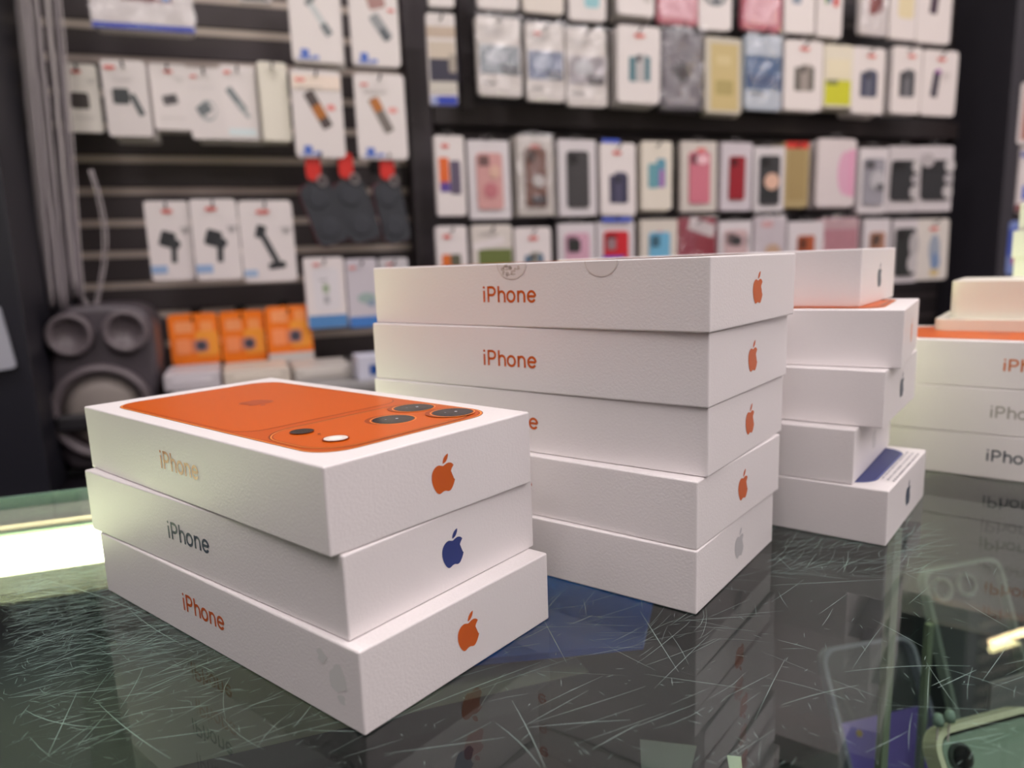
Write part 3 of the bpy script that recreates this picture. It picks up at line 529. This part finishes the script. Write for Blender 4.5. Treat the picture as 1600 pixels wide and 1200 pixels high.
# leftmost pale card on the broad column
C_ = onp(2, 530, at(0, 0, dl+.02), WN); u = (C_-PW).dot(WU)
g = MB(); g.prism(rrect(0, 0, .050, .098, .006, 4), 0, .006, mat((176, 178, 188), .4))
o = empty('hanging_card', at(u-.018, C_.z, dl+.012), 0, 'pale grey card hanging on the broad black column at the left edge', 'card', rot=(0, R(-6), WY)); g.build('card', o)
g = MB(); g.box((0, .006, .055), (.012, .012, .012), BLACK); g.build('clip', o)
# ---------------------------------------------------------------- cords hanging in two bundles
def cord(px_top, px_bot, y_bot, d, sag, r, c, loop=None):
    r = r*.5 if loop else r
    P = []; n = 22
    for i in range(n+1):
        f = i/n; y = -160+(y_bot+160)*f; x = px_top+(px_bot-px_top)*((y+160)/(y_bot+160))+sag*math.sin(math.pi*f*1.3)+rnd.uniform(-.9, .9)
        P.append(wp(x, y, d))
    if loop:
        for k in range(1, 9):
            a = math.pi*k/8; P.append(wp(px_bot+loop*(1-math.cos(a))/2, y_bot+13*math.sin(a), d))
        for k in range(1, 14): P.append(wp(px_bot+loop+loop*.8*math.sin(math.pi*k/13)-loop*.9*k/13*.6, y_bot-200*k/13, d+.006))
    g = MB(); g.tube(P, r, mat(c, .55), 7); return g.build('charging_cord')
rnd = random.Random(4)
for i in range(9):
    cd = cord(14+i*3.2, 74+i*3.9, 484-rnd.uniform(0, 10), .235+.006*(i % 3), rnd.uniform(-3, 3), .0032, rnd.choice([(158, 150, 154), (172, 164, 168), (136, 128, 134)]), None)
    tag(cd, 'pale grey cord in the left one of two hanging cord bundles', 'cord', 'cords of the left hanging bundle')
for i in range(8):
    cd = cord(52+i*3.7, 112+i*3.0, 470-rnd.uniform(0, 12), .235+.006*(i % 3), rnd.uniform(-3, 4), .0032, rnd.choice([(158, 150, 154), (176, 168, 170), (136, 128, 134)]), (8+2*i) if i > 5 else None)
    tag(cd, 'pale grey cord in the right one of two hanging cord bundles', 'cord', 'cords of the right hanging bundle')
g = MB(); ua_, ub_ = wu(10, -150, .24), wu(110, -150, .24); zc_ = wp(60, -158, .24).z
g.tube([(0, 0, 0), (ub_-ua_+.05, 0, 0)], .006, HOOKM); g.box((.01, .12, 0), (.012, .24, .012), HOOKM); g.box((ub_-ua_+.04, .12, 0), (.012, .24, .012), HOOKM)
tag(wloc(g.build('cord_rail'), ua_-.02, zc_, .238), 'metal rail on the wall that carries the hanging cords', 'rail')
# ---------------------------------------------------------------- loudspeaker
ds = .30; SC = wp(160, 600, ds); pxm = 1.0/((wp(161, 600, ds)-wp(160, 600, ds)).length)
def sp(px, py): q = wp(px, py, ds); return ((q-SC).dot(WU), q.z-SC.z)
t = empty('loudspeaker', SC, WY, 'dark grey party loudspeaker with two small round horns above a woofer', 'speaker')
body = mat((78, 71, 77), .45, grain=.06); rim = mat((106, 97, 101), .4); hole = mat((8, 8, 10), .6); mesh_ = mat((140, 131, 126), .5, grain=.25, scale=700, bump=.4)
ol = [sp(*p) for p in ((80, 520), (84, 492), (104, 480), (150, 476), (205, 476), (228, 488), (240, 512), (246, 560), (250, 640), (240, 700), (215, 735), (110, 735), (84, 700), (76, 640), (77, 575))]
g = MB(); g.prism(ol, .0, .20, body); cab = g.build('cabinet', t)
bv = cab.modifiers.new('bevel', 'BEVEL'); bv.width = .018; bv.segments = 4; bv.limit_method = 'ANGLE'
for (px, py) in ((110, 523), (197, 517)):
    x, z = sp(px, py); M_ = Matrix.Translation((x, -.004, z)); rr = 37/pxm
    g = MB(); g.lathe([(rr*1.0, .008), (rr*1.0, -.012), (rr*.86, -.017), (rr*.70, -.010), (rr*.64, .0)], rim, M_); hn = g.build('horn', t)
    g = MB(); g.lathe([(rr*.64, .001), (rr*.45, .0015), (0.0001, .002)], hole, M_); g.build('horn_throat', hn)
x, z = sp(163, 642); rr = 84/pxm; M_ = Matrix.Translation((x, -.006, z))
g = MB(); g.lathe([(rr, .010), (rr, -.012), (rr*.92, -.020), (rr*.82, -.012), (rr*.79, -.004)], rim, M_, 56); wf = g.build('woofer_ring', t)
g = MB(); g.lathe([(rr*.79, -.004), (rr*.5, -.012), (.0001, -.016)], mesh_, M_, 56); g.build('woofer_grille', wf)
g = MB(); g.box((x, -.026, z-.012), (rr*1.7, .014, .030), mat((40, 38, 42), .5), .006); g.build('cross_bar', t)
g = MB(); g.box((sp(165, 735)[0], .10, sp(165, 738)[1]), (.14, .16, .012), BLACK, .003); g.build('foot', t)
# ---------------------------------------------------------------- low cabinet, back counter and what lies there
g = MB(); uc0, uc1 = wu(-300, 700, .4), wu(262, 600, .42)
g.box(((uc1-uc0)/2, .25, (zsh+.95)/2), (uc1-uc0, .50, zsh+.95), mat((30, 26, 32), .3), .004)
tag(wloc(g.build('low_cabinet'), uc0, -.95, .5), 'low black cabinet carrying the loudspeaker', 'cabinet')
zbc = wp(330, 612, .40).z
uc2 = wu(1400, 300, .4)
t = wthing('back_counter', uc1+.002, -.95, .46, 'grey back counter under the slatted wall', 'counter')
g = MB(); g.box(((uc2-uc1)/2, .23, (zbc+.95)/2-.01), (uc2-uc1, .42, zbc+.93), mat((120, 116, 116), .5)); g.build('counter_body', t)
g = MB(); g.box(((uc2-uc1)/2, .22, zbc+.95-.008), (uc2-uc1, .43, .016), mat((150, 148, 148), .3), .002); g.build('counter_top', t)
for i, (x0, x1, y0, c, lab, hh) in enumerate(((256, 345, 583, (196, 190, 196), 'pale lilac-grey flat carton lying behind the front stack, leftmost', .035), (350, 455, 577, (206, 196, 184), 'long cream flat carton on the back counter', .040), (462, 552, 573, (196, 190, 184), 'greyish flat carton on the back counter, nearest the middle stack', .040))):
    ua, ub = wu(x0, 600, .36), wu(x1, 600, .36); zt_ = wp((x0+x1)/2, y0, .36).z
    hh = max(.02, zt_-zbc); g = MB(); g.box(((ub-ua)/2, .07, hh/2), (ub-ua, .14, hh), mat(c, .4), .003); cc = MB()
    o = wthing('flat_carton', ua, zbc, .36, lab, 'carton'); g.build('carton', o)
    g = MB(); g.box(((ub-ua)/2, -.0005, hh*.6), ((ub-ua)*.7, .001, hh*.25), mat(tuple(min(255, v+24) for v in c), .35)); g.build('printed_stripe', o)
ua = wu(558, 600, .40); o = wthing('blue_pack', ua, zbc, .42, 'small white and blue pack lying just left of the middle stack', 'pack')
g = MB(); g.box((.035, .03, .022), (.07, .06, .044), mat((206, 206, 222), .4), .002); g.build('carton', o)
g = MB(); g.box((.040, -.0005, .018), (.036, .001, .018), mat((26, 76, 150), .35)); g.build('printed_panel', o)
# white pot and small things on the low shelf, far left
zl = zsh; P = onz(13, 752, zl)
o = empty('white_jar', (P.x, P.y, zl), WY, 'squat white jar on the low black cabinet at the far left', 'jar')
g = MB(); g.lathe([(.0001, 0), (.028, 0), (.030, .004), (.030, .040), (.027, .044), (.0001, .045)], mat((186, 176, 174), .4), Matrix.Rotation(R(90), 4, 'X'), 32); g.build('jar_body', o)
P = onz(41, 752, zl); g = MB(); g.lathe([(.0001, 0), (.011, .002), (.013, .012), (.009, .020), (.0001, .022)], mat((110, 112, 150), .3), Matrix.Rotation(R(90), 4, 'X'), 20)
o = g.build('small_ball'); o.location = (P.x, P.y, zl); tag(o, 'small bluish ball beside the squat white jar', 'ball')
for i, (px, c, lab) in enumerate(((88, (52, 46, 52), 'dark plastic adapter on the low cabinet, nearer the white jar'), (112, (66, 60, 66), 'dark plastic adapter on the low cabinet, nearer the front stack'))):
    P = onz(px, 740, zl); o = empty('plug_adapter', (P.x, P.y, zl), WY+R(12*i), lab, 'adapter')
    g = MB(); g.box((0, 0, .012), (.026, .022, .024), mat(c, .35), .003); g.build('adapter_body', o)
    g = MB(); g.box((-.004, -.018, .014), (.003, .014, .005), HOOKM); g.box((.005, -.018, .014), (.003, .014, .005), HOOKM); g.build('pin', o)
# ---------------------------------------------------------------- glass counter
CY = R(19); CU = Vector((math.cos(CY), math.sin(CY), 0)); CV = Vector((-math.sin(CY), math.cos(CY), 0))
def cu(P): return P.dot(CU), P.dot(CV)
GT = .008; VF = .566; VN = -.10; UL, UR = -1.1, 1.5
GLASS = thin_glass('greenish_counter_glass', (.86, .93, .905), f0=.068, maxr=1.0)
t = empty('glass_top', (0, 0, 0), CY, 'scratched greenish glass counter top under the white phone boxes', 'counter top')
g = MB(); g.box(((UL+UR)/2, (VF+VN)/2, -GT/2), (UR-UL, VF-VN, GT), GLASS); g.build('glass_pane', t)
g = MB(); g.box(((UL+UR)/2, VF+.0012, -GT/2), (UR-UL, .002, GT), mat((128, 160, 146), .2, spec=.6)); g.build('pane_edge', t)
# scratches cut into the pane
SCR = bpy.data.materials.new('scratched_glass'); SCR.use_nodes = True; nt = SCR.node_tree; nt.nodes.clear()
o_ = nt.nodes.new('ShaderNodeOutputMaterial'); m1 = nt.nodes.new('ShaderNodeMixShader'); tr = nt.nodes.new('ShaderNodeBsdfTransparent'); m2 = nt.nodes.new('ShaderNodeMixShader')
df = nt.nodes.new('ShaderNodeBsdfDiffuse'); tl = nt.nodes.new('ShaderNodeBsdfTranslucent'); df.inputs[0].default_value = (.62, .80, .74, 1); tl.inputs[0].default_value = (.55, .95, .85, 1)
m1.inputs[0].default_value = .85; m2.inputs[0].default_value = .5
nt.links.new(df.outputs[0], m2.inputs[1]); nt.links.new(tl.outputs[0], m2.inputs[2]); nt.links.new(tr.outputs[0], m1.inputs[1]); nt.links.new(m2.outputs[0], m1.inputs[2]); nt.links.new(m1.outputs[0], o_.inputs[0])
rs = random.Random(11); g = MB(); cnt = 0
def stroke(P, ang, ln, w, curv=0):
    n = max(2, int(ln/.006)) if curv else 2; pts = []; p = Vector(P[:2]); a = ang
    for i in range(n+1):
        pts.append((p.copy(), a)); p = p+Vector((math.cos(a), math.sin(a)))*ln/n; a += curv/n
    L_, R_ = [], []
    for i, (p, a) in enumerate(pts):
        ww = w*(.25+.75*math.sin(math.pi*min(.97, max(.03, i/n)))); nx = Vector((-math.sin(a), math.cos(a)))*ww/2
        q1, q2 = p+nx, p-nx
        L_.append(g.bm.verts.new((q1.x, q1.y, .00006))); R_.append(g.bm.verts.new((q2.x, q2.y, .00006)))
    for i in range(n): g.bm.faces.new((L_[i], L_[i+1], R_[i+1], R_[i]))
g.mi(SCR)
def pix(px, py): 
    P = onz(px, py, 0); return P.xy
def scr(px, py, base, spread, ln, w, curv=0):
    P = pix(px, py); dist = P.length; a = R(base+rs.gauss(0, spread)); stroke(P, a, ln, w, curv)
# long ones all over the visible pane, fine ones, and the dense worn patch at the left
for i in range(80): scr(rs.uniform(0, 1600), 860+340*rs.random()**.7, 32, 22, rs.uniform(.012, .05), rs.uniform(.00007, .00014), rs.gauss(0, .05))
for i in range(60): scr(rs.uniform(0, 1600), rs.uniform(880, 1200), rs.uniform(0, 180), 10, rs.uniform(.008, .03), rs.uniform(.00006, .00013), rs.gauss(0, .2))
for i in range(450): scr(rs.uniform(0, 1600), rs.uniform(860, 1200), rs.uniform(0, 180), 30, rs.uniform(.0008, .005), rs.uniform(.00007, .00014))
for i in range(1200):
    x = abs(rs.gauss(0, 230)); y = 872+abs(rs.gauss(0, 95))+x*.10
    scr(x, y, 24, 20, rs.uniform(.003, .022), rs.choice((.00008, .0001, .00013, .00022)), rs.gauss(0, .12))
for i in range(600):
    x = abs(rs.gauss(0, 260)); y = 880+abs(rs.gauss(0, 110))
    scr(x, y, rs.uniform(0, 180), 30, rs.uniform(.001, .008), rs.uniform(.00006, .00013), rs.gauss(0, .8))
for i in range(260): scr(rs.uniform(1190, 1440), rs.uniform(822, 900), 20, 25, rs.uniform(.004, .03), rs.uniform(.00007, .00016), rs.gauss(0, .3))
for i in range(60): scr(rs.uniform(840, 1110), rs.uniform(900, 1010), 24, 30, rs.uniform(.003, .03), rs.uniform(.00006, .00012), rs.gauss(0, .3))
for (a, b, cv, w) in (((62, 905), (225, 962), -.2, .0003), ((155, 1100), (270, 1185), .15, .00022), ((40, 1110), (160, 1132), .5, .00022), ((120, 1083), (75, 1180), 0, .00022), ((620, 1122), (845, 1035), -.05, .00022), ((600, 1178), (790, 1152), .02, .00016), ((800, 1095), (850, 1200), -.1, .00018), ((850, 970), (885, 1035), 0, .00018), ((925, 1171), (1000, 1130), 0, .00018), ((775, 1130), (840, 1200), -.3, .00018), ((1000, 955), (1000+60, 1050), 0, .0002), ((825, 1137), (985, 1126), -.1, .00018), ((1320, 1050), (1520, 1043), -.3, .00018), ((1215, 1000), (1275, 1018), -.2, .00018), ((1220, 1102), (1345, 1072), -.2, .00016), ((1455, 1072), (1485, 1058), 0, .0002), ((1465, 1075), (1525, 1047), 0, .0002), ((0, 1020), (170, 960), 0, .00022), ((0, 1060), (250, 985), 0, .00022), ((200, 950), (295, 1010), .2, .0002), ((1200, 915), (1390, 905), 0, .00022)):
    A, B_ = pix(*a), pix(*b); v = B_-A; stroke(A, math.atan2(v.y, v.x)-cv/2, v.length, w, cv)
s_ = g.build('scratch_mark', t, recalc=False); s_['kind'] = 'stuff'; s_.matrix_parent_inverse = Matrix.Rotation(-CY, 4, 'Z')
# case under the glass
FRAME = mat((222, 198, 192), .5, metal=0); CASEIN = mat((70, 74, 72), .6, grain=.05); ZB = -.36
t = empty('display_case', (0, 0, -.98), CY, 'glass-topped display case with dark inside under the counter', 'display case')
def cb(g, u0, u1, v0, v1, z0, z1, m, b=0): g.box(((u0+u1)/2, (v0+v1)/2, (z0+z1)/2+.98), (u1-u0, v1-v0, z1-z0), m, b)
t_case = t
g = MB(); cb(g, UL, UR, VN, VF-.02, ZB-.02, ZB, CASEIN); g.build('case_floor', t)
g = MB(); cb(g, UL, UR, VF-.020, VF-.006, ZB, -GT-.0005, mat((33, 38, 38), .5)); cb(g, UL, UR, VF-.038, VF-.0, -.022, -GT-.0004, FRAME); g.build('back_rail', t)
g = MB(); cb(g, UL, UR, VN, VN+.012, ZB, -GT-.0005, mat((60, 60, 62), .5)); g.build('front_panel', t)
g = MB(); cb(g, UL, UL+.012, VN+.012, VF-.02, ZB, -GT-.0005, FRAME); g.build('side_panel', t)
g = MB(); cb(g, UR-.012, UR, VN+.012, VF-.02, ZB, -GT-.0005, FRAME); g.build('side_panel', t)
g = MB(); cb(g, UL+.01, UR-.01, VN+.01, VF-.03, -.979, ZB-.021, mat((40, 40, 44), .5), .003); g.build('plinth', t)
g = MB(); P = onz(1399, 826, -.009); u, v = cu(P); cb(g, u-.0024, u+.0024, v-.0024, v+.0024, ZB, -GT-.0005, mat((176, 186, 160), .35, metal=.3)); g.build('upright_post', t)
g = MB(); P = onz(1452, 975, -.10); u, v = cu(P); cb(g, u-.002, u+.002, v-.002, v+.002, ZB, -.10, mat((176, 186, 160), .35, metal=.3)); g.build('upright_post', t)
g = MB(); cb(g, UL+.02, UR-.02, .455, .520, -.026, -.016, mat((190, 190, 176), .4)); bt = g.build('light_batten', t)
bt['label'] = 'long pale light batten under the back of the glass'
LED = mat((255, 248, 200), emit=15.0, name='lit_diffuser')
g = MB(); cb(g, UL+.03, UR-.03, .458, .517, -.0159, -.0125, LED, .001); g.build('lit_diffuser', bt)
g = MB(); cb(g, UL+.03, UR-.03, .522, .5275, -.018, -.012, mat((150, 176, 160), .4)); g.build('glass_channel', t)
# ---------------------------------------------------------------- things inside the case, leaning back on small stands
def lean(p0, p1, p2, w):
    """frame (top-left corner, edge direction, down direction) from three sighted corners and the known width"""
    lo, hi = -.29, -.02
    for _ in range(40):
        z = (lo+hi)/2; A = onz(*p0, z); B = onz(*p1, z)
        if (B-A).length < w: hi = z
        else: lo = z
    A = onz(*p0, z); e = (onz(*p1, z)-A).normalized(); h = Vector((e.y, -e.x, 0)); best = None
    pn = ray(*p2)
    for k in range(-40, 86):
        tau = R(k); dn = h*math.cos(tau)-Vector((0, 0, 1))*math.sin(tau)
        n = e.cross(dn); q = CAM+pn*((A-CAM).dot(n)/pn.dot(n)) if abs(pn.dot(n)) > 1e-6 else None
        if q is None: continue
        c = abs((q-A).normalized().dot(e)) if (q-A).dot(dn) > 0 else 9
        if best is None or c < best[0]: best = (c, k, dn)
    return A, e, best[2], best[1]
def leanthing(name, p0, p1, p2, w, label, cat):
    A, e, dn, k = lean(p0, p1, p2, w); n = dn.cross(e)*-1
    # local x along the top edge, local y down the thing, local z out of its face
    nz = e.cross(dn); 
    if nz.z < 0: nz = -nz
    M = Matrix((e, dn, nz)).transposed().to_4x4(); M.translation = A
    o = empty(name, A, 0, label, cat); o.matrix_world = M
    if M.to_3x3().determinant() < 0:
        M = Matrix((e, -dn, nz)).transposed().to_4x4(); M.translation = A; o.matrix_world = M; o['flip'] = 0; del o['flip']; return o, -1, k
    return o, 1, k
XY = Matrix(((1, 0, 0, 0), (0, 0, 1, 0), (0, 1, 0, 0), (0, 0, 0, 1)))
def pl(g, pts, s, z0, z1, m): g.prism([(x, s*y) for x, y in pts], z0, z1, m, XY)
CLEAR = thin_glass('clear_case_plastic', (.86, .87, .89), f0=.10, maxr=.9, rough=.05, cover=.05)
def easel(o, s, w, L):
    """small acrylic stand under a leaning thing, down to the case floor"""
    M = o.matrix_world; q = M @ Vector((w/2, s*L*.8, -.006)); z0 = ZB
    e = empty('display_stand', (q.x, q.y, z0), CY, 'clear stand under the '+o['label'], 'stand'); e['label'] = ' '.join(e['label'].split()[:16])
    g = MB(); g.box((0, 0, .003), (.05, .05, .006), CLEAR, .001); g.build('stand_base', e)
    g = MB(); g.box((0, 0, (q.z-z0)/2+.002), (.03, .004, max(.004, q.z-z0-.006)), CLEAR); g.build('stand_post', e)
# A clear bumper case with a purple sheet
o, s, k = leanthing('clear_phone_case', (1276, 1014), (1420, 990), (1322, 1200), .078, 'clear phone case with purple card in its lower part, under the glass', 'phone case')
w, L = .078, .160; RIMM = mat((176, 176, 192), .25)
g = MB(); out, inn = rrect(w/2, s*L/2, w, L, .012, 6), rrect(w/2, s*L/2, w-.006, L-.006, .010, 6); g.ring(out, inn, -.004, .004, thin_glass('bumper_plastic', (.80, .80, .86), f0=.2, maxr=.9, rough=.1, cover=.5, ccol=(.62, .62, .74)), XY); g.build('bumper', o)
g = MB(); g.prism(inn, -.004, -.003, CLEAR, XY); g.build('clear_back', o)
g = MB(); pl(g, [(.004, .052), (.074, .050), (.074, .156), (.004, .156)], s, -.0028, -.0018, mat((140, 118, 206), .4)); pc = g.build('purple_card', o)
g = MB(); pl(g, ell(.018, .060, .0025, .0025, 12), s, -.0018, -.0012, mat((196, 160, 90), .4)); g.build('round_sticker', pc)
bpy.context.view_layer.update(); easel(o, s, w, L)
# B clear case with two lens rings
o, s, k = leanthing('clear_phone_case', (1434, 890), (1556, 868), (1470, 1040), .078, 'clear phone case with two lens rings, farther back under the glass', 'phone case')
g = MB(); g.ring(out if s > 0 else rrect(w/2, s*L/2, w, L, .012, 6), rrect(w/2, s*L/2, w-.006, L-.006, .010, 6), -.004, .004, thin_glass('pale_bumper_plastic', (.82, .86, .80), f0=.2, maxr=.9, rough=.1, cover=.55, ccol=(.62, .68, .60)), XY); g.build('bumper', o)
g = MB(); g.prism(rrect(w/2, s*L/2, w-.006, L-.006, .010, 6), -.004, -.003, CLEAR, XY); g.build('clear_back', o)
for x in (.018, .042):
    g = MB(); g.ring(ell(x, s*.018, .0095, .0095), ell(x, s*.018, .0070, .0070), -.003, .002, mat((136, 142, 136), .3), XY); g.build('lens_ring', o)
bpy.context.view_layer.update(); easel(o, s, w, L)
# C phone with ivory case
o, s, k = leanthing('display_phone', (1443, 1142), (1608, 1098), (1462, 1200), .080, 'phone in a glossy ivory case at the lower right, under the glass', 'phone')
w, L = .080, .162
g = MB(); g.ring(rrect(w/2, s*L/2, w, L, .013, 6), rrect(w/2, s*L/2, w-.007, L-.007, .010, 6), -.006, .005, mat((250, 242, 208), .25), XY); g.build('ivory_bumper', o)
g = MB(); g.prism(rrect(w/2, s*L/2, w-.007, L-.007, .010, 6), -.006, .0025, mat((168, 184, 166), .12, spec=.8), XY); sc_ = g.build('phone_back', o)
g = MB(); g.ring(rrect(w/2, s*L/2, w-.007, L-.007, .010, 6), rrect(w/2, s*L/2, w-.011, L-.011, .008, 6), .0025, .0032, mat((40, 42, 40), .2), XY); g.build('dark_edge', o)
for x in (.016,):
    g = MB(); g.prism(ell(x, s*.017, .0078, .0078), .0025, .0045, mat((70, 74, 70), .3), XY); ln_ = g.build('camera_lens', o); g = MB(); g.prism(ell(x, s*.017, .006, .006), .0045, .0050, mat((24, 26, 26), .1), XY); g.build('lens_glass', ln_)
bpy.context.view_layer.update(); easel(o, s, w, L)
# blue flat folder lying between the stacks, and small things
def flatthing(name, pts, z, th, c, label, cat):
    P = [onz(px, py, z) for px, py in pts]; A = P[0]
    g = MB(); g.prism([((p-A).x, (p-A).y) for p in P], 0, th, mat(c, .9, spec=.02), XY)
    o = empty(name, A-Vector((0, 0, th)), 0, label, cat); g.build('cover', o); return o
ZS = -.058
g = MB(); cb(g, -.16, .14, .31, .544, ZS-.012, ZS, mat((52, 56, 54), .6)); g.build('inner_shelf', t_case)
o = flatthing('blue_folder', ((590, 1062), (745, 1030), (1005, 1005), (1025, 915), (900, 850), (640, 880)), ZS+.004, .0035, (26, 96, 206), 'large blue flat folder on a dark shelf under the glass between two stacks', 'folder')
for (p, z, c, lab, nm) in ((((1000, 1155), (1088, 1165), (1080, 1200), (1002, 1200)), -.10, (120, 122, 118), 'square grey tag under the glass at the bottom centre', 'price_tag'),
                           (((1136, 1180), (1158, 1182), (1160, 1203), (1140, 1203)), -.08, (196, 206, 176), 'tiny pale green tab under the glass at the bottom centre', 'price_tag')):
    P = [onz(a, b, z) for a, b in p]; A = P[0]; o = empty(nm, (A.x, A.y, z), 0, lab, 'tag')
    g = MB(); g.prism([((q-A).x, (q-A).y) for q in P], -.001, 0, mat(c, .5), XY); g.build('tag_card', o)
    g = MB(); ctr = sum((q-A for q in P), Vector())/4; g.box((ctr.x, ctr.y, (ZB-z)/2), (.004, .004, z-ZB-.002), FRAME); g.build('tag_post', o)
P = onz(1595, 1075, -.14); o = empty('blue_badge_card', P, CY, 'white and blue card standing at the right edge under the glass', 'card')
g = MB(); g.box((0, 0, -.035), (.055, .002, .09), mat((150, 146, 148), .5)); g.build('card', o); g = MB(); g.box((0, -.0015, -.040), (.040, .001, .045), mat((52, 96, 150), .4)); g.build('printed_panel', o)
g = MB(); g.box((0, 0, (ZB-P.z)/2-.038), (.05, .02, -ZB+P.z-.078), FRAME); g.build('card_foot', o)
for i, (px, py, lab) in enumerate(((1466, 1124, 'left one of two small pale round magnets under the glass'), (1484, 1118, 'right one of two small pale round magnets under the glass'))):
    P = onz(px, py, -.12); g = MB(); g.lathe([(.0001, .0035), (.002, .003), (.003, 0), (.003, -.003), (.0001, -.003)], mat((170, 186, 172), .25), Matrix.Rotation(R(90), 4, 'X'), 20); g.tube([(0, 0, -.004), (0, 0, ZB+.12)], .0006, FRAME, 6)
    o = g.build('round_magnet'); o.location = P; tag(o, lab, 'magnet')
# ---------------------------------------------------------------- room shell (turned with the product wall)
def shell(name, u0, u1, d0, d1, z0, z1, m):
    g = MB(); g.box(((u0+u1)/2, -(d0+d1)/2, (z0+z1)/2), (u1-u0, d1-d0, z1-z0), m); o = g.build(name); wloc(o, 0, 0, 0); o['kind'] = 'structure'; return o
RM = mat((214, 208, 206), .7, grain=.03, scale=4)
u0, u1, d1 = -2.2, 4.2, 5.2
shell('floor', u0, u1, -.04, d1, -1.03, -.98, mat((120, 114, 110), .35, grain=.1, scale=3))
shell('ceiling', u0, u1, -.04, d1, 1.745, 1.80, mat((224, 222, 220), .7))
shell('wall_back', u0, u1, -.09, -.04, -.98, 1.745, mat((44, 42, 46), .6))
shell('wall_front', u0, u1, d1, d1+.05, -.98, 1.745, RM)
shell('wall_left', u0-.05, u0, -.04, d1, -.98, 1.745, mat((84, 80, 84), .7, grain=.03, scale=4))
shell('wall_right', u1, u1+.05, -.04, d1, -.98, 1.745, RM)
# ceiling light panels
PAN = mat((255, 245, 246), emit=LIGHT, name='lit_panel')
k = 0; rows_ = ('nearest the product wall', 'in the middle of the room', 'deepest behind the camera'); cols_ = ('left', 'centre', 'right')
for j, dd in enumerate((1.15, 2.5, 3.9)):
    for i, uu in enumerate((-.4, 1.3, 3.0)):
        o = empty('ceiling_light', at(uu, 1.744, dd), WY, 'square white ceiling light panel, %s column, %s' % (cols_[i], rows_[j]), 'ceiling light', 'ceiling light panels')
        g = MB(); g.ring(rrect(0, 0, .90, .62, .004, 1), rrect(0, 0, .86, .58, .004, 1), -.02, 0, mat((230, 230, 230), .4), XY); g.build('light_frame', o)
        g = MB(); g.box((0, 0, -.009), (.86, .58, .008), PAN); g.build('light_panel', o)
# linear lamp at the right, seen mirrored in the glass
A, B_ = Vector((1.012, 1.49, .705)), Vector((1.42, 1.60, .655)); o = empty('linear_lamp', A, 0, 'slim tube lamp hanging out of frame at the right', 'lamp')
g = MB(); g.tube([(0, 0, 0), tuple(B_-A)], .0065, mat((255, 226, 170), emit=14, name='lit_tube'), 12); g.build('tube', o)
for f in (.15, .85):
    g = MB(); q = (B_-A)*f; g.tube([(q.x, q.y, q.z+.0055), (q.x, q.y, 1.744-A.z)], .0012, HOOKM, 6); g.build('wire', o)
# ---------------------------------------------------------------- lift everything so that the floor is at z = 0
for o in list(bpy.context.scene.objects):
    if o.parent is None: o.location.z += COUNTER
# camera
cd = bpy.data.cameras.new('camera'); cam = bpy.data.objects.new('camera', cd); col.objects.link(cam)
M = Matrix((RI, UP, -FW)).transposed().to_4x4(); M.translation = CAM+Vector((0, 0, COUNTER)); cam.matrix_world = M
cd.sensor_width = 36; cd.sensor_fit = 'HORIZONTAL'; cd.lens = CF/1600*36; cd.shift_x = -OX/1600; cd.shift_y = OY/1600; cd.clip_start = .01
cd.dof.use_dof = True; cd.dof.focus_distance = .285; cd.dof.aperture_fstop = cd.lens/1000/.0034
sc = bpy.context.scene; sc.camera = cam
w = bpy.data.worlds.new('world'); sc.world = w; w.use_nodes = True; w.node_tree.nodes['Background'].inputs[0].default_value = (.5, .5, .52, 1); w.node_tree.nodes['Background'].inputs[1].default_value = .2
sc.view_settings.view_transform = 'Standard'; sc.view_settings.look = 'None'; sc.view_settings.gamma = 1; sc.view_settings.use_curve_mapping = False; sc.view_settings.exposure = EXPO
sc.cycles.use_denoising = True; sc.cycles.max_bounces = 8; sc.cycles.transparent_max_bounces = 24; sc.cycles.glossy_bounces = 4; sc.cycles.sample_clamp_indirect = 6; sc.cycles.caustics_reflective = False; sc.cycles.caustics_refractive = False
